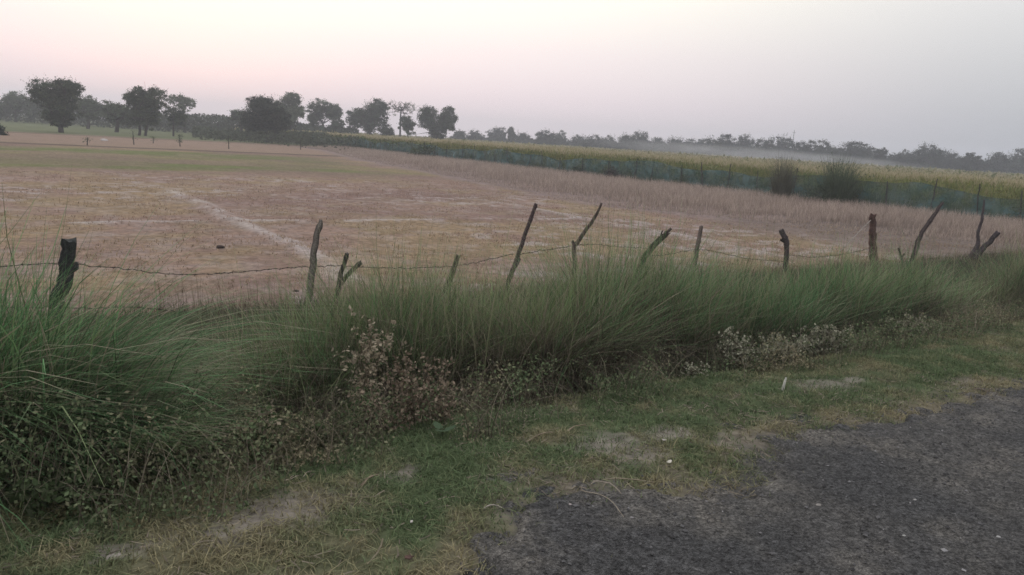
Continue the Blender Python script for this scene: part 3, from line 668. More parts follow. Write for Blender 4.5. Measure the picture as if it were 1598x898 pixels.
geo = N('ShaderNodeNewGeometry', t); no = N('ShaderNodeTexNoise', t); no.inputs['Scale'].default_value = 1.3; no.inputs['Detail'].default_value = 9
t.links.new(geo.outputs['Position'], no.inputs['Vector'])
mr = N('ShaderNodeMapRange', t); t.links.new(no.outputs[0], mr.inputs[0]); mr.inputs[1].default_value = .35; mr.inputs[2].default_value = .65; mr.inputs[3].default_value = .14; mr.inputs[4].default_value = .66
trn = N('ShaderNodeBsdfTransparent', t); ms = N('ShaderNodeMixShader', t); t.links.new(mr.outputs[0], ms.inputs[0])
t.links.new(trn.outputs[0], ms.inputs[2]); t.links.new(t.nodes['Principled BSDF'].outputs[0], ms.inputs[1]); t.links.new(ms.outputs[0], t.nodes['Material Output'].inputs[0])
make_mesh('net', v, f, nm, nc.reshape(-1, 3), root, smooth=True)
tp = 8.
while tp < 112:
    sp_ = float(nets(np.array(tp)))-.08; c = xy(np.array(sp_), np.array(tp)); g = float(gz(np.array(sp_), np.array(tp)))
    hgt = rgn.uniform(1.3, 1.9); k = np.linspace(0, 1, 8)[:, None]
    pts = np.array([c[0]-ox, c[1]-oy, g-.1-oz])+np.concatenate([rgn.normal()*.12*k, rgn.normal()*.12*k, k*(hgt+.1)], 1)+rgn.normal(size=(8, 3))*.012
    bag = Bag(); bag.tube(pts, np.linspace(.042, .026, 8), (.05, .045, .042), 6, jag=.1, rng=rgn); bag.build('post', M_WOOD, root)
    tp += rgn.uniform(1.7, 3.3)

# ------------------------------------------------------------------ millet crop behind the net
rg = np.random.default_rng(60)
def crop(n, t0, t1, d0, d1, hgt, bag, wide, K=4, leafs=6):
    t = rg.uniform(t0, t1, n); s = nets(t)+d0+rg.random(n)**1.6*(d1-d0)
    q = xy(s, t); dist = np.hypot(q[:, 0], q[:, 1]); vis = (q[:, 1] > 5) & (np.abs(q[:, 0]/np.maximum(q[:, 1], 1)) < .85)
    s, t, q, dist = s[vis], t[vis], q[vis], dist[vis]; n = len(s)
    h = hgt*(.88+.2*fbm(s*.15, t*.15, 111))*rg.uniform(.9, 1.08, n)
    root = np.concatenate([q, gz(s, t)[:, None]], -1)
    sc = np.clip(dist/50, 1, 4)*wide
    tone = fbm(s*.12, t*.12, 112)[:, None]
    gcol = lerp(np.array([.125, .180, .060]), np.array([.25, .265, .095]), sm(.35, .65, tone+.15*rg.normal(size=(n, 1))))
    z_ = np.zeros((n, 2))
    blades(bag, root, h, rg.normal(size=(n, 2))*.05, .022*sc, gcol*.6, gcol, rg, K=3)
    for k in range(leafs):
        z0 = rg.uniform(.30, .95, n)*h; r2 = root.copy(); r2[:, 2] += z0
        a = rg.uniform(0, 6.283, n); ll = rg.uniform(.3, .65, n)
        lc = gcol*rg.uniform(.6, 1.4, (n, 1)); dr = rg.random(n) < .18; lc[dr] = np.array([.36, .31, .17])
        blades(bag, r2, ll, np.stack([np.cos(a), np.sin(a)], -1)*.85, .042*sc, lc, lc, rg, K=K, droop=.75)
    # seed heads
    top = root.copy(); top[:, 2] += h*.97
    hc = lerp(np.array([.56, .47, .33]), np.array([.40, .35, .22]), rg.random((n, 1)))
    for _ in range(3):
        blades(bag, top, rg.uniform(.16, .32, n), rg.normal(size=(n, 2))*.25, .034*sc, hc, hc, rg, K=3)
bag = Bag()
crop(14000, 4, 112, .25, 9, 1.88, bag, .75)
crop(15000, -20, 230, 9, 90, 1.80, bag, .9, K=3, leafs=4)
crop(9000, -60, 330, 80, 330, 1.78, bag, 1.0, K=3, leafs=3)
# dense leaf layer filling the stand further in
n = 30000; t = rg.uniform(-60, 330, n); s = nets(t)+2+rg.random(n)**1.5*330; q = xy(s, t); dist = np.hypot(q[:, 0], q[:, 1]); k = (q[:, 1] > 5) & (np.abs(q[:, 0]) < .85*q[:, 1]); s, t, q, dist = s[k], t[k], q[k], dist[k]; n = len(s)
pos = np.concatenate([q, (gz(s, t)+rg.uniform(.9, 1.6, n))[:, None]], -1)
bag.leaves(pos, np.clip(dist/80, .35, 2.2), lerp(np.array([.13, .155, .06]), np.array([.36, .31, .16]), rg.random((n, 1))), rg, .45, flat=.5)
tag(bag.build('millet_crop', M_FOL), 'dense ripening millet with yellow brown heads behind the net', 'crop', kind='stuff')

rg = np.random.default_rng(66); n = 26000; t = 6+108*rg.random(n)**1.3; s = nets(t)-.25-.9*rg.random(n)**2
k = rg.random(n) < sm(.30, .60, fbm(t*.55, t*0, 121)); s, t = s[k], t[k]; n = len(s)
hh = (.25+1.1*sm(.45, .8, fbm(t*.9, t*0+4, 122)))*rg.random(n)
bag = Bag(); bag.leaves(np.concatenate([xy(s, t), (gz(s, t)+hh)[:, None]], -1), rg.uniform(.05, .13, n), lerp(np.array([.055, .07, .04]), np.array([.11, .12, .06]), rg.random((n, 1)))*rg.uniform(.6, 1.4, (n, 1)), rg, .5)
tag(bag.build('net_weeds', M_TREE), 'ragged dark weeds growing along the foot of the net', 'weeds', kind='stuff')
# bushes at the net
def bush(name, label, cat, px, py, D, lobes, leaf, dens, col, group=None, stems=6, upright=0, seed=1):
    """lobes: (px, py, rx_px, rz_px) in the photo at depth D; crown built with real depth"""
    rg = np.random.default_rng(seed); b = PD(px, py, D); s_, t_ = st(b[0], b[1]); g = float(gz(np.array(s_), np.array(t_)))
    root = thing(name, label, cat, (b[0], b[1], g), group)
    sc = D/F; base = np.array([b[0], b[1], g])
    lb = Bag(); sb = Bag()
    for (x, y, rx, rz_) in lobes:
        c = PD(x, y, D)-base; rx *= sc; rz_ *= sc; ry = rx*.9
        nc = max(4, int(14*dens)); cc_ = rg.normal(size=(nc, 3)); cc_ /= np.linalg.norm(cc_, axis=1)[:, None]; cc_ *= rg.uniform(.35, .85, (nc, 1))
        cc_ = c+cc_*[rx, ry, rz_]
        m_ = int(nc*(85 if not upright else 30)*dens); idx = rg.integers(0, nc, m_)
        pp = cc_[idx]+rg.normal(size=(m_, 3))*[rx*.24, ry*.24, rz_*.22]
        pp[:, 2] = np.maximum(pp[:, 2], .05)
        cl = np.array(col)*rg.uniform(.55, 1.45, (m_, 1))*rg.uniform(.75, 1.25, (nc, 1))[idx]
        lb.leaves(pp, leaf*rg.uniform(.6, 1.4, m_), cl, rg, .6)
        for _ in range(stems):
            e = cc_[rg.integers(0, nc)]; k = np.linspace(0, 1, 5)[:, None]
            sb.tube(np.array([0, 0, -.05])+k*e+np.sin(k*3)*[0, 0, .1*np.linalg.norm(e)], np.linspace(.035, .012, 5)*max(1, D/60), (.05, .045, .04), 4)
    if upright:
        bl = Bag(); c = PD(lobes[0][0], lobes[0][1], D)-base; R_ = lobes[0][2]*sc; H_ = (lobes[0][3])*sc*2
        a = rg.uniform(0, 6.283, upright); rr = R_*.45*np.sqrt(rg.random(upright))
        rt = np.stack([np.cos(a)*rr, np.sin(a)*rr, np.zeros(upright)], -1)
        blades(lb, rt, H_*rg.beta(2.4, 2.0, upright)*1.25*(.75+.5*vnoise(rt[:, 0]*1.6, rt[:, 1]*1.6, 7)), np.stack([np.cos(a), np.sin(a)], -1)*rg.uniform(0, .4, (upright, 1))+rg.normal(size=(upright, 2))*.08, np.full(upright, .034), np.tile(np.array(col)*.9, (upright, 1)), np.tile(np.array(col)*1.5, (upright, 1))*rg.uniform(.6, 1.3, (upright, 1)), rg, K=6)
    sb.build('stems', M_BARK, root); lb.build('foliage', M_TREE, root)
    return root
DG = (.040, .052, .034)
bush('reed_clump', 'tall narrow dark reed clump standing against the green net', 'reed clump', 1218, 308, 44, [(1218, 280, 26, 33)], .07, .7, (.10, .10, .07), upright=800, seed=3, group='reed clumps at the net')
bush('reed_clump', 'wide dark green reed clump with spiky top against the net, right of the narrow one', 'reed clump', 1305, 318, 42, [(1305, 288, 44, 36), (1275, 300, 22, 18), (1335, 302, 18, 16)], .08, 1.1, (.07, .09, .055), upright=1300, seed=4, group='reed clumps at the net')
bush('net_bush', 'small dark reddish bush leaning on the middle of the net', 'bush', 958, 281, 58, [(958, 270, 17, 11)], .12, .8, (.055, .045, .04), seed=5)
bush('net_bush', 'rounded green bush at the far part of the net', 'bush', 660, 250, 84, [(660, 238, 22, 11)], .2, .8, (.055, .075, .035), seed=6)
bush('net_bush', 'low dark bush under the middle of the net, left of the reddish one', 'bush', 905, 274, 62, [(905, 266, 14, 7)], .14, .7, (.045, .06, .04), seed=7)
bush('edge_bush', 'dark round bush cut off by the left edge at the green band', 'bush', -3, 216, 76, [(-2, 207, 12, 11)], .2, .9, (.035, .05, .03), seed=8)

# ------------------------------------------------------------------ trees
def tree(label, bx, by, D, lobes, leaf, dens, col, trunk=.35, ntrunk=1, group='trees beyond the field', name='field_tree', open_=0, seed=1, cat='tree', ground_from_px=False):
    rg = np.random.default_rng(seed)
    if ground_from_px: b = P(bx, by, FZ); D = b[1]
    else: b = PD(bx, by, D)
    s_, t_ = st(b[0], b[1]); g = float(gz(np.array(s_), np.array(t_))); base = np.array([b[0], b[1], g]); sc = D/F
    root = thing(name, label, cat, base, group)
    lb = Bag(); tb = Bag()
    LC = []
    for (x, y, rx, rz_) in lobes:
        c = PD(x, y, D)-base; LC.append((c+np.array([0, rg.normal()*rx*sc*.35, 0]), rx*sc, rz_*sc))
    # trunk
    zc = min(c[2]-rz_*.55 for c, rx, rz_ in LC); zc = max(zc, .8); topc = np.mean([c for c, _, _ in LC], axis=0)
    for q_ in range(ntrunk):
        dx = (q_-(ntrunk-1)/2)*1.3
        k = np.linspace(0, 1, 7)[:, None]; end = np.array([topc[0]*.35+dx, topc[1]*.3, zc+.6])
        pts = np.array([dx*.6, 0, -.2])*(1-k)+end*k+rg.normal(size=(7, 3))*.05
        tb.tube(pts, np.linspace(trunk, trunk*.62, 7), (.055, .048, .042), 7)
        # limbs
        for (c, rx, rz_) in LC:
            for _ in range(4 if open_ else 3):
                e = c+rg.normal(size=3)*[rx*.5, rx*.5, rz_*.4]; k = np.linspace(0, 1, 8)[:, None]
                pp = end*(1-k)+e*k+np.sin(k*np.pi)*rg.normal(size=3)*rx*.12
                tb.tube(pp, np.linspace(trunk*.5, trunk*.10, 8), (.055, .048, .042), 5)
                for _ in range(9 if open_ else 2):
                    i_ = rg.integers(3, 8); e2 = pp[i_]+rg.normal(size=3)*[rx*.42, rx*.42, rz_*.35]+[0, 0, rz_*.15]; k2 = np.linspace(0, 1, 5)[:, None]
                    p2 = pp[i_]*(1-k2)+e2*k2; tb.tube(p2, np.linspace(trunk*.22, trunk*.05, 5), (.055, .048, .042), 4)
    for (c, rx, rz_) in LC:
        nc = int(78*dens*(1-.5*open_)); d = rg.normal(size=(nc, 3)); d /= np.linalg.norm(d, axis=1)[:, None]
        wv = rg.normal(size=(5, 3))*2.6; ph = rg.uniform(0, 6.28, 5); bump = 1+.13*np.sin(d@wv.T+ph).sum(1)
        rad_ = (rg.random(nc)**.5*.98 if not open_ else rg.uniform(.7, 1., nc))*np.clip(bump, .6, 1.3)
        cc_ = c+d*rad_[:, None]*[rx, rx*.95, rz_]
        per = int((85 if leaf < .5 else 60)*(1-.45*open_)); m_ = nc*per; idx = np.repeat(np.arange(nc), per)
        sz = rg.uniform(.5, 1.35, (nc, 1))[idx]
        pp = cc_[idx]+rg.normal(size=(m_, 3))*[rx*.115, rx*.115, rz_*.085]*sz
        pp[:, 2] = np.maximum(pp[:, 2], .3)
        cl = np.array(col)*rg.uniform(.6, 1.4, (m_, 1))*rg.uniform(.6, 1.5, (nc, 1))[idx]
        lb.leaves(pp, leaf*.74*rg.uniform(.6, 1.4, m_), cl, rg, .55)
        # leafy shoots reaching out of the crown
        ns_ = int(90*dens); d = rg.normal(size=(ns_, 3)); d /= np.linalg.norm(d, axis=1)[:, None]; d[:, 2] = np.abs(d[:, 2])*.9
        tdir = d+rg.normal(size=(ns_, 3))*.35+[0, 0, .35]; kk = np.linspace(0, 1, 8)[None, :, None]
        pp = (c+d*[rx*.78, rx*.78, rz_*.78])[:, None]+tdir[:, None]*kk*rx*.24*rg.uniform(.4, 1.2, (ns_, 1, 1))
        pp = pp.reshape(-1, 3)+rg.normal(size=(ns_*8, 3))*leaf*.35
        lb.leaves(pp, leaf*.62, np.array(col)*rg.uniform(.7, 1.3, (ns_*8, 1)), rg, .5)
    tb.build('trunk', M_BARK, root); lb.build('crown', M_TREE, root)
    return root
TC = (.055, .074, .042); TC2 = (.075, .096, .058); TC3 = (.11, .13, .08)
# far ones first (left half)
tree('pale far tree behind the left edge, left of the big feathery tree', 25, 190, 170, [(22, 160, 20, 17), (42, 168, 20, 14), (5, 172, 14, 12)], .5, .9, TC2, seed=21)
tree('big feathery tree with a broad flat crown, largest on the left', 95, 207, 0, [(78, 143, 27, 19), (112, 143, 22, 19), (95, 165, 28, 24), (95, 185, 17, 14)], .30, 1.2, TC, trunk=.38, seed=22, ground_from_px=True)
tree('low spreading tree right behind the big feathery tree', 138, 200, 140, [(132, 167, 20, 15), (145, 175, 14, 14)], .4, .9, TC2, seed=23)
tree('dim rounded tree between the feathery tree and the twin topped tree', 182, 208, 125, [(176, 178, 20, 17), (195, 182, 13, 14)], .4, 1., TC2, seed=24)
tree('twin topped dark tree with two thin trunks left of the pale umbrella tree', 222, 212, 0, [(211, 158, 18, 20), (240, 158, 19, 21), (230, 182, 20, 18)], .30, 1.2, TC, trunk=.22, ntrunk=2, seed=25, ground_from_px=True)
tree('pale umbrella shaped tree with a thin see-through crown', 288, 195, 165, [(280, 158, 14, 8), (298, 164, 13, 10)], .5, .8, TC3, trunk=.3, open_=1, seed=26)
tree('small dark tree before the pale umbrella tree', 270, 213, 0, [(271, 180, 15, 15)], .3, 1., TC, trunk=.16, seed=27, ground_from_px=True)
tree('dense dark dome shaped tree standing alone at the corner of the crop', 418, 223, 0, [(418, 178, 31, 27), (408, 166, 20, 17), (432, 190, 22, 18), (400, 193, 19, 15)], .28, 1.5, (.045, .056, .040), trunk=.28, seed=28, ground_from_px=True)
tree('low leafy tree sticking out left of the dark dome tree', 376, 212, 150, [(374, 182, 12, 9), (388, 190, 14, 14)], .4, .9, TC2, seed=29)
tree('taller paler tree rising behind the dark dome tree', 455, 208, 165, [(452, 158, 17, 13), (456, 178, 16, 18), (440, 175, 14, 15)], .45, 1., TC3, seed=30)
tree('loose crowned tree with visible limbs right of the dark dome tree', 504, 209, 185, [(500, 172, 21, 15), (522, 176, 12, 13), (490, 188, 12, 14)], .45, .9, TC2, trunk=.35, seed=31)
tree('small round bushy tree at the foot of the loose crowned tree', 527, 210, 180, [(526, 197, 12, 11)], .45, .8, TC, trunk=.2, seed=32)
tree('broad dense grey green tree left of the nearly bare tree', 578, 212, 185, [(585, 172, 19, 17), (560, 185, 18, 15), (578, 193, 26, 16)], .45, 1.2, TC, trunk=.4, seed=33)
tree('nearly bare thin branched tree between two dense trees', 624, 213, 185, [(615, 168, 13, 12), (638, 170, 13, 12)], .35, .30, TC3, trunk=.26, open_=1, seed=34)
tree('small dense bushy tree at the foot of the nearly bare tree', 637, 215, 182, [(636, 197, 12, 14)], .45, .9, TC, trunk=.2, seed=35)
tree('two humped dense tree, rightmost before the low far treeline', 680, 218, 185, [(668, 183, 17, 18), (698, 189, 15, 19), (683, 202, 20, 14)], .45, 1.2, TC, trunk=.4, seed=36)
tree('low bushy tree right under the broad dense grey green tree', 603, 214, 190, [(604, 206, 11, 7)], .45, .7, TC2, trunk=.15, seed=37)

# far treeline to the right: (px, top px, half width px, label)
FAR = [
 (718, 205, 9, 'tiny hazy tree just right of the two humped tree'), (742, 206, 12, 'hazy low round tree, second of the far treeline'),
 (776, 200, 14, 'hazy round topped tree above the middle slanting posts, left of the spindly one'),
 (797, 199, 5, 'spindly far tree with a thin pointed top'), (815, 208, 12, 'low hazy tree right of the spindly pointed tree'),
 (850, 205, 14, 'hazy domed tree over the thin slanting post'), (874, 208, 9, 'narrow twin tipped hazy tree over the kinked post'),
 (905, 214, 15, 'low hazy tree over the kinked post'), (925, 213, 14, 'low flat hazy tree right of the kinked post'),
 (950, 214, 14, 'far tree fading behind the drifting smoke on its left end'), (978, 211, 14, 'far hazy tree left of the pointed dark one over the smoke'),
 (998, 208, 13, 'dark topped far tree rising over the smoke'), (1025, 217, 13, 'low far tree in the dip right of the dark topped one'),
 (1055, 216, 15, 'low hazy tree over the short straight stub'), (1085, 218, 16, 'low wide hazy tree over the short straight stub'),
 (1108, 216, 15, 'hazy tree left of the flat crowned dark pair'), (1135, 212, 15, 'flat crowned dark far tree, left of a pair'),
 (1162, 211, 13, 'flat crowned dark far tree, right of a pair'), (1190, 219, 14, 'far tree left of the thin mast'),
 (1220, 213, 20, 'large domed far tree beside the thin mast'), (1252, 223, 12, 'low far tree right of the thin mast'),
 (1278, 222, 18, 'broad rounded far tree over the narrow reed clump'), (1304, 230, 12, 'low far tree over the wide reed clump'),
 (1328, 222, 15, 'ragged topped far tree over the wide reed clump'), (1350, 227, 14, 'far tree over the thick red brown post'),
 (1371, 233, 9, 'small pointed far tree right of the thick red brown post'), (1395, 242, 12, 'very low far bushy tree in the gap of the treeline'),
 (1412, 238, 12, 'small conical far tree left of the tall domed one'), (1446, 226, 19, 'tall domed far tree over the long curved post'),
 (1485, 237, 17, 'rounded far tree right of the tall domed one'), (1515, 243, 14, 'low far tree over the rightmost forked post'),
 (1550, 241, 20, 'wide low far tree between the forked post and the right edge'), (1592, 236, 16, 'taller far tree cut by the right edge'),
]
for k_, (px, ty, hw, lb_) in enumerate(FAR):
    D = 300-60*sm(700, 1598, px)+(k_*37 % 5-2)*7
    hy = 172+.0605*px; by = hy+2.5*F/D; H_ = by-ty
    rg0 = np.random.default_rng(400+k_)
    lob = [(px, ty+H_*.30, hw*1.05, H_*.36), (px-hw*.45+rg0.normal()*2, ty+H_*.55, hw*.75, H_*.3), (px+hw*.5+rg0.normal()*2, ty+H_*.52, hw*.7, H_*.3), (px, ty+H_*.75, hw*1.1, H_*.28)]
    tree(lb_, px, by, D, lob, .62, .55, (.036, .048, .034) if k_ % 3 else (.045, .056, .036), trunk=.3, group='far treeline beyond the crop', name='far_tree', seed=500+k_)
# continuous scrub under the far trees and behind the left pasture
def scrub(name, label, segs, leaf, n, col, seed):
    rg = np.random.default_rng(seed); bag = Bag()
    pxs = np.array([a[0] for a in segs], float); tys = np.array([a[1] for a in segs], float); Ds = np.array([a[2] for a in segs], float)
    x = rg.uniform(pxs[0], pxs[-1], n); D = np.interp(x, pxs, Ds)+rg.normal(size=n)*8; ty = np.interp(x, pxs, tys)
    X = (x-799)/F*D*1.0
    # real positions: horizontal bearing of the column, ground height
    ztop = np.array([PD(a, b, c)[2] for a, b, c in zip(x[:400], ty[:400], D[:400])])
    o = np.argsort(x[:400]); zt = np.interp(x, x[:400][o], ztop[o])
    bx = np.array([PD(a, 172+.0605*a, 1.)[0] for a in pxs]); X = np.interp(x, pxs, bx)*D
    hump = (.42+1.05*fbm(X*.12, D*.05, seed))
    z = FZ+(zt-FZ)*np.clip(hump, .3, 1.12)*1.05*rg.random(n)**.75
    c = np.array(col)*rg.uniform(.6, 1.4, (n, 1))
    bag.leaves(np.stack([X, D, z], -1), leaf*rg.uniform(.6, 1.4, n), c, rg, .6)
    return tag(bag.build(name, M_TREE), label, 'woodland', kind='stuff')
scrub('far_scrub', 'hazy band of merged scrub at the foot of the far treeline', [(700, 214, 320), (900, 222, 310), (1100, 227, 300), (1300, 238, 280), (1620, 254, 262)], .85, 46000, (.04, .055, .038), 700)
scrub('far_scrub', 'grey green thicket behind the trees on the left', [(-60, 160, 185), (60, 160, 180), (150, 165, 178), (250, 170, 175), (320, 180, 170), (400, 184, 170), (480, 196, 175), (560, 200, 200)], .55, 26000, (.055, .066, .045), 701)
scrub('grey_scrub', 'low grey green weeds where the net fence begins at the far left', [(300, 196, 128), (380, 206, 122), (480, 209, 118), (560, 213, 112)], .35, 11000, (.075, .088, .06), 702)

# saplings and sticks along the strip borders
for k_, (px, by, ty, lb_) in enumerate([(136, 227, 215, 'thin pale stake left of the others on the brown strip'), (209, 226, 205, 'thin sapling on the brown strip under the twin topped tree'),
        (281, 229, 211, 'short dark leafy sapling on the near edge of the brown strip'), (357, 233, 212, 'thin sapling on the brown strip left of the dark dome tree'), (239, 224, 214, 'small weed stalk right of the sapling under the twin topped tree'), (469, 234, 216, 'thin sapling before the far end of the net')]):
    b = P(px, by, FZ); sc = b[1]/F; h = (by-ty)*sc; rg = np.random.default_rng(800+k_)
    r_ = thing('sapling', lb_, 'sapling', b, 'saplings along the field border')
    bag = Bag(); k = np.linspace(0, 1, 6)[:, None]; bag.tube(np.concatenate([rg.normal()*.1*k, k*0, k*h], 1), np.linspace(.05, .025, 6), (.05, .045, .04), 5); bag.build('trunk', M_BARK, r_)
    bag = Bag(); m_ = 70 if k_ != 2 else 200; bag.leaves(np.stack([rg.normal(size=m_)*.16, rg.normal(size=m_)*.16, h*rg.uniform(.35, 1.05, m_)], -1), .10, np.array(TC2)*rg.uniform(.7, 1.3, (m_, 1)), rg); bag.build('crown', M_TREE, r_)

# low open shelter at the corner of the crop
b = PD(470, 212, 135); g = FZ
r_ = thing('crop_shelter', 'low dark flat roofed shelter at the far corner of the crop', 'shelter', (b[0], b[1], g))
ztop = PD(470, 207, 135)[2]-g; wd = 26/F*135
bag = Bag(); rg = np.random.default_rng(5)
for k in range(9): bag.tube(np.array([[-wd/2, -1+.25*k, ztop], [0, -1+.25*k, ztop-.08], [wd/2, -1+.25*k, ztop-.12]])+rg.normal(size=(3, 3))*.03, .13, (.05, .042, .035), 6)
bag.build('roof', M_BARK, r_)
for sx in (-1, 1):
    for sy in (-1, 1):
        bag = Bag(); bag.tube([[sx*wd*.42, sy*.9, -.1], [sx*wd*.42, sy*.9, ztop-.1]], .07, (.05, .042, .035), 6); bag.build('leg', M_BARK, r_)
# thin mast far away
b = PD(1234, 248, 255); mh = PD(1234, 203, 255)[2]-FZ
bag = Bag(); bag.tube([[0, 0, 0], [0, 0, mh*.6], [0, 0, mh]], [.13, .10, .06], (.10, .10, .10), 6)
bag.tube([[-.5, 0, mh*.93], [.5, 0, mh*.93]], .05, (.1, .1, .1), 5)
o = bag.build('mast', M_BARK); o.location = (b[0], b[1], FZ); tag(o, 'thin grey mast rising above the large domed far tree', 'mast')

# drifting smoke over the far end of the crop
import bmesh
m = bpy.data.materials.new('smoke'); m.use_nodes = True; t = m.node_tree; t.nodes.clear()
o_ = N('ShaderNodeOutputMaterial', t); pv = N('ShaderNodeVolumePrincipled', t); t.links.new(pv.outputs[0], o_.inputs['Volume'])
pv.inputs['Color'].default_value = (.93, .93, .96, 1)
tcs = N('ShaderNodeTexCoord', t); ln_ = N('ShaderNodeVectorMath', t, operation='DOT_PRODUCT'); t.links.new(tcs.outputs['Object'], ln_.inputs[0]); t.links.new(tcs.outputs['Object'], ln_.inputs[1])
fm = N('ShaderNodeMapRange', t, interpolation_type='SMOOTHSTEP'); t.links.new(ln_.outputs['Value'], fm.inputs[0]); fm.inputs[3].default_value = 1; fm.inputs[4].default_value = 0
no = N('ShaderNodeTexNoise', t); no.inputs['Scale'].default_value = 1.0; no.inputs['Detail'].default_value = 3
mpp = N('ShaderNodeMapping', t); mpp.inputs['Scale'].default_value = (6, 2, 1.2); t.links.new(tcs.outputs['Object'], mpp.inputs['Vector']); t.links.new(mpp.outputs[0], no.inputs['Vector'])
nr_ = N('ShaderNodeMapRange', t); t.links.new(no.outputs[0], nr_.inputs[0]); nr_.inputs[1].default_value = .35; nr_.inputs[2].default_value = .65; nr_.inputs[3].default_value = .25; nr_.inputs[4].default_value = 1
mu = N('ShaderNodeMath', t, operation='MULTIPLY'); t.links.new(fm.outputs[0], mu.inputs[0]); t.links.new(nr_.outputs[0], mu.inputs[1])
mu2 = N('ShaderNodeMath', t, operation='MULTIPLY'); t.links.new(mu.outputs[0], mu2.inputs[0]); mu2.inputs[1].default_value = .036
t.links.new(mu2.outputs[0], pv.inputs['Density'])
bm = bmesh.new(); bmesh.ops.create_icosphere(bm, subdivisions=4, radius=1)
me = bpy.data.meshes.new('smoke'); bm.to_mesh(me); bm.free(); me.materials.append(m)
o = bpy.data.objects.new('smoke', me); COL.objects.link(o); c = PD(1200, 244, 212)
o.matrix_world = Matrix.Translation(c.tolist()) @ Matrix.Rotation(.022, 4, 'Y') @ Matrix.Diagonal((58, 16, 2.6, 1))
tag(o, 'thin whitish smoke drifting low before the far treeline', 'smoke', kind='stuff')

# ------------------------------------------------------------------ small things on the ground
def stick(label, a, b_, w_, col, bend=.1, name='dry_stick', cat='stick', lift=.012, seed=1, grp='dry sticks on the verge'):
    rg = np.random.default_rng(seed); p0 = P(*a, -.02); p1 = P(*b_, -.02)
    k = np.linspace(0, 1, 9)[:, None]; pts = p0*(1-k)+p1*k; d = (p1-p0)[:2]; nn = np.array([-d[1], d[0]])
    pts[:, :2] += np.sin(k*np.pi)*nn*bend+rg.normal(size=(9, 2))*.003
    s_, t_ = st(pts[:, 0], pts[:, 1]); zz = gz(s_, t_); onroad = t_ < road_edge(s_)+.1; zz = np.where(onroad, .012, zz)
    pts[:, 2] = zz+lift+.012*np.sin(k[:, 0]*np.pi)
    o0 = pts[0].copy(); bag = Bag(); bag.tube(pts-o0, np.linspace(w_, w_*.6, 9), col, 6, jag=.08, rng=rg); o = bag.build(name, M_BARK); o.location = o0
    return tag(o, label, cat, grp)
ST = (.30, .24, .17)
stick('straight tan stick lying in the grass below the reddish weeds', (562, 753), (591, 733), .006, ST, .02, seed=1)
stick('tan stick below the straw based grass, right of the seedling', (822, 678), (864, 666), .005, ST, .05, seed=2)
stick('short bent stick at the foot of the straw based grass', (886, 658), (915, 646), .005, ST, .03, seed=3)
stick('long thin straight straw at the road edge', (940, 754), (1025, 756), .003, (.28, .23, .17), .03, seed=4)
stick('curved pale twig lying on the road edge under the long straw', (925, 764), (968, 783), .004, (.36, .31, .25), .12, seed=5)
stick('long thin curved stem lying on the asphalt', (905, 779), (971, 822), .0026, (.27, .23, .18), .15, seed=6)
stick('bent twig near the lower middle of the verge', (597, 842), (575, 882), .004, (.27, .23, .16), .08, seed=7)
stick('short grey twig at the left corner of the asphalt', (756, 798), (783, 797), .004, (.34, .30, .26), .12, seed=8)
stick('pale curved twig at the edge of the bare soil patch on the left', (281, 802), (318, 801), .0035, (.32, .30, .22), .12, seed=9)
stick('dark twig on the right end of the verge near the road', (1520, 608), (1543, 615), .006, (.22, .18, .15), .1, seed=10)
# white upright chip of wood
p0 = P(1221, 612, -.06); bag = Bag(); rg = np.random.default_rng(2)
p0[2] = float(gz(*[np.array(a) for a in st(p0[0], p0[1])]))
bag.tube([[0, 0, -.02], [.003, 0, .03], [.008, 0, .07], [.013, 0, .10]], [.013, .012, .010, .006], (.55, .53, .48), 6, jag=.08, rng=rg)
o = bag.build('white_peg', M_BARK); o.location = p0; tag(o, 'small whitish peg standing in the turf below the first pale weed', 'peg')
def scrap(label, px, py, L_, W_, col, name='dry_leaf', ang=0., seed=1, cat='leaf', grp='fallen leaves and scraps'):
    rg = np.random.default_rng(seed); p0 = P(px, py, -.03); a, b = st(p0[0], p0[1]); z = float(gz(np.array(a), np.array(b)))
    if b < float(road_edge(np.array(a)))+.1: z = max(z, .012)
    p0[2] = z+.02; ax = np.linspace(0, 2*np.pi, 13)[:-1]; r = 1+.12*rg.normal(size=12)
    x = np.cos(ax)*L_*r; y = np.sin(ax)*W_*r*(1-.25*np.cos(ax)); zz = .15*L_*np.cos(ax)**2+.25*W_*np.sin(ax)**2
    up = np.stack([x*math.cos(ang)-y*math.sin(ang), x*math.sin(ang)+y*math.cos(ang), zz], -1)
    v = np.vstack([up, up-[0, 0, .004], [[0, 0, .0], [0, 0, -.004]]]); i = np.arange(12); j = (i+1) % 12
    bag = Bag(); bag.add(v, np.vstack([np.stack([i, j, np.full(12, 24)], -1), np.stack([j+12, i+12, np.full(12, 25)], -1)]), col)
    bag.add(v, np.stack([i, i+12, j+12, j], -1), col)
    o = bag.build(name, M_BARK); o.location = p0; return tag(o, label, cat, grp)
scrap('curled whitish leaf on the dry patch beside the road', 1044, 728, .022, .011, (.62, .58, .50), ang=1.0, seed=1)
scrap('small pale scrap on the bare soil patch above the whitish leaf', 1037, 687, .014, .009, (.55, .50, .46), ang=.2, seed=2, name='pale_scrap', cat='scrap')
scrap('brown fallen leaf at the bottom of the photo', 637, 879, .018, .012, (.10, .06, .05), ang=.4, seed=3)
scrap('tiny pale leaf standing in the lower verge grass', 642, 821, .010, .006, (.5, .47, .42), ang=1.4, seed=4)
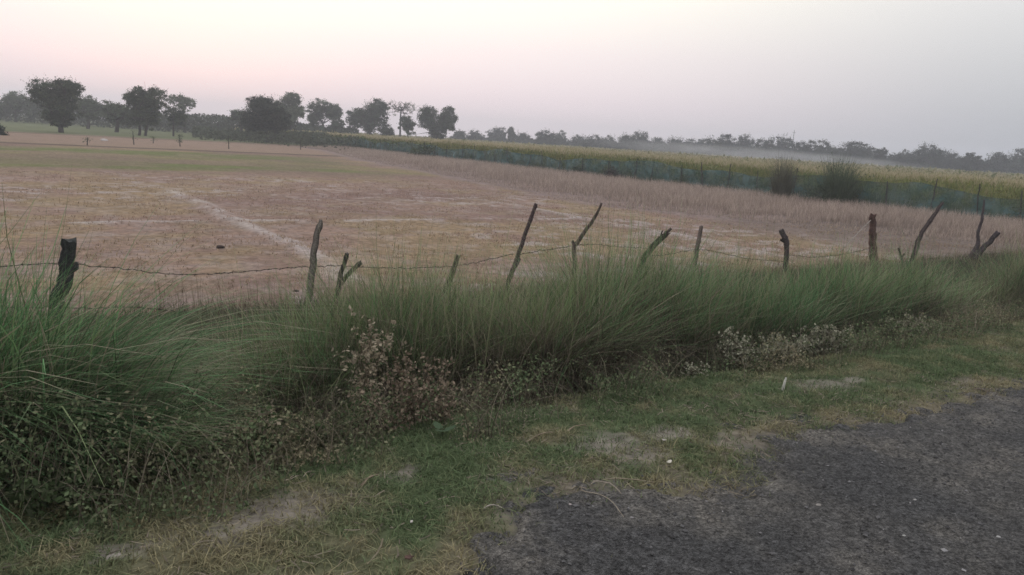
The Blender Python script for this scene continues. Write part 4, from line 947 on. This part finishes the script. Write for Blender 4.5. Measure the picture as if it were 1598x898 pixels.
def stone(label, px, py, r, col, z=None, seed=1, flat=.5, name='stone', cat='stone', grp='stones on the ground'):
    bm = bmesh.new(); bmesh.ops.create_icosphere(bm, subdivisions=3, radius=1); rg = np.random.default_rng(seed); d = rg.normal(size=(6, 3))
    for v_ in bm.verts:
        n_ = 1+.12*sum(math.sin(2.2*float(v_.co @ Vector(d[k]))+k) for k in range(6))/2; v_.co = Vector((v_.co.x*n_*r, v_.co.y*n_*r*.75, v_.co.z*n_*r*flat))
    me = bpy.data.meshes.new(name); bm.to_mesh(me); bm.free()
    ca = me.color_attributes.new('col', 'FLOAT_COLOR', 'POINT'); c4 = np.tile([*col, 1], len(me.vertices)).astype(np.float32); ca.data.foreach_set('color', c4)
    me.materials.append(M_STONE); o = bpy.data.objects.new(name, me); COL.objects.link(o)
    p0 = P(px, py, -.03 if z is None else z); a, b = st(p0[0], p0[1]); zz = float(gz(np.array(a), np.array(b)))
    if b < float(road_edge(np.array(a))): zz = .006
    o.location = (p0[0], p0[1], zz+r*flat*.35); return tag(o, label, cat, grp)
stone('pale flat lump of bare soil in the lower left of the verge', 178, 861, .035, (.36, .32, .28), seed=1, flat=.3)  # lump of bare soil, modelled with the stone shape
stone('pale pebble on the lower middle of the asphalt', 1408, 848, .009, (.40, .39, .37), seed=2)
stone('pale pebble on the asphalt near the lower right corner', 1556, 850, .010, (.38, .37, .36), seed=3)
stone('buff pebble half sunk near the middle of the asphalt', 1276, 800, .014, (.26, .24, .22), seed=4)
stone('pale pebble on the asphalt between the middle and the right edge', 1426, 791, .008, (.42, .40, .38), seed=5)
stone('light pebble at the left end of the asphalt near the long stem', 985, 820, .009, (.30, .28, .28), seed=6)
stone('pinkish white pebble at the left end of the road edge', 889, 799, .008, (.42, .36, .35), seed=7)
stone('dark clod of earth lying alone on the bare field at the left', 344, 389, .085, (.06, .045, .04), z=FZ, seed=8, name='earth_clod', cat='clod', grp='clods on the field')
stone('dark clod by the bank left of the rounded pointed post', 462, 454, .045, (.05, .04, .035), z=FZ, seed=10, name='earth_clod', cat='clod', grp='clods on the field')
stone('pale scrap lying on the far brown strip', 163, 220, .35, (.5, .46, .44), z=FZ, seed=11, name='pale_scrap', cat='scrap', grp=None)
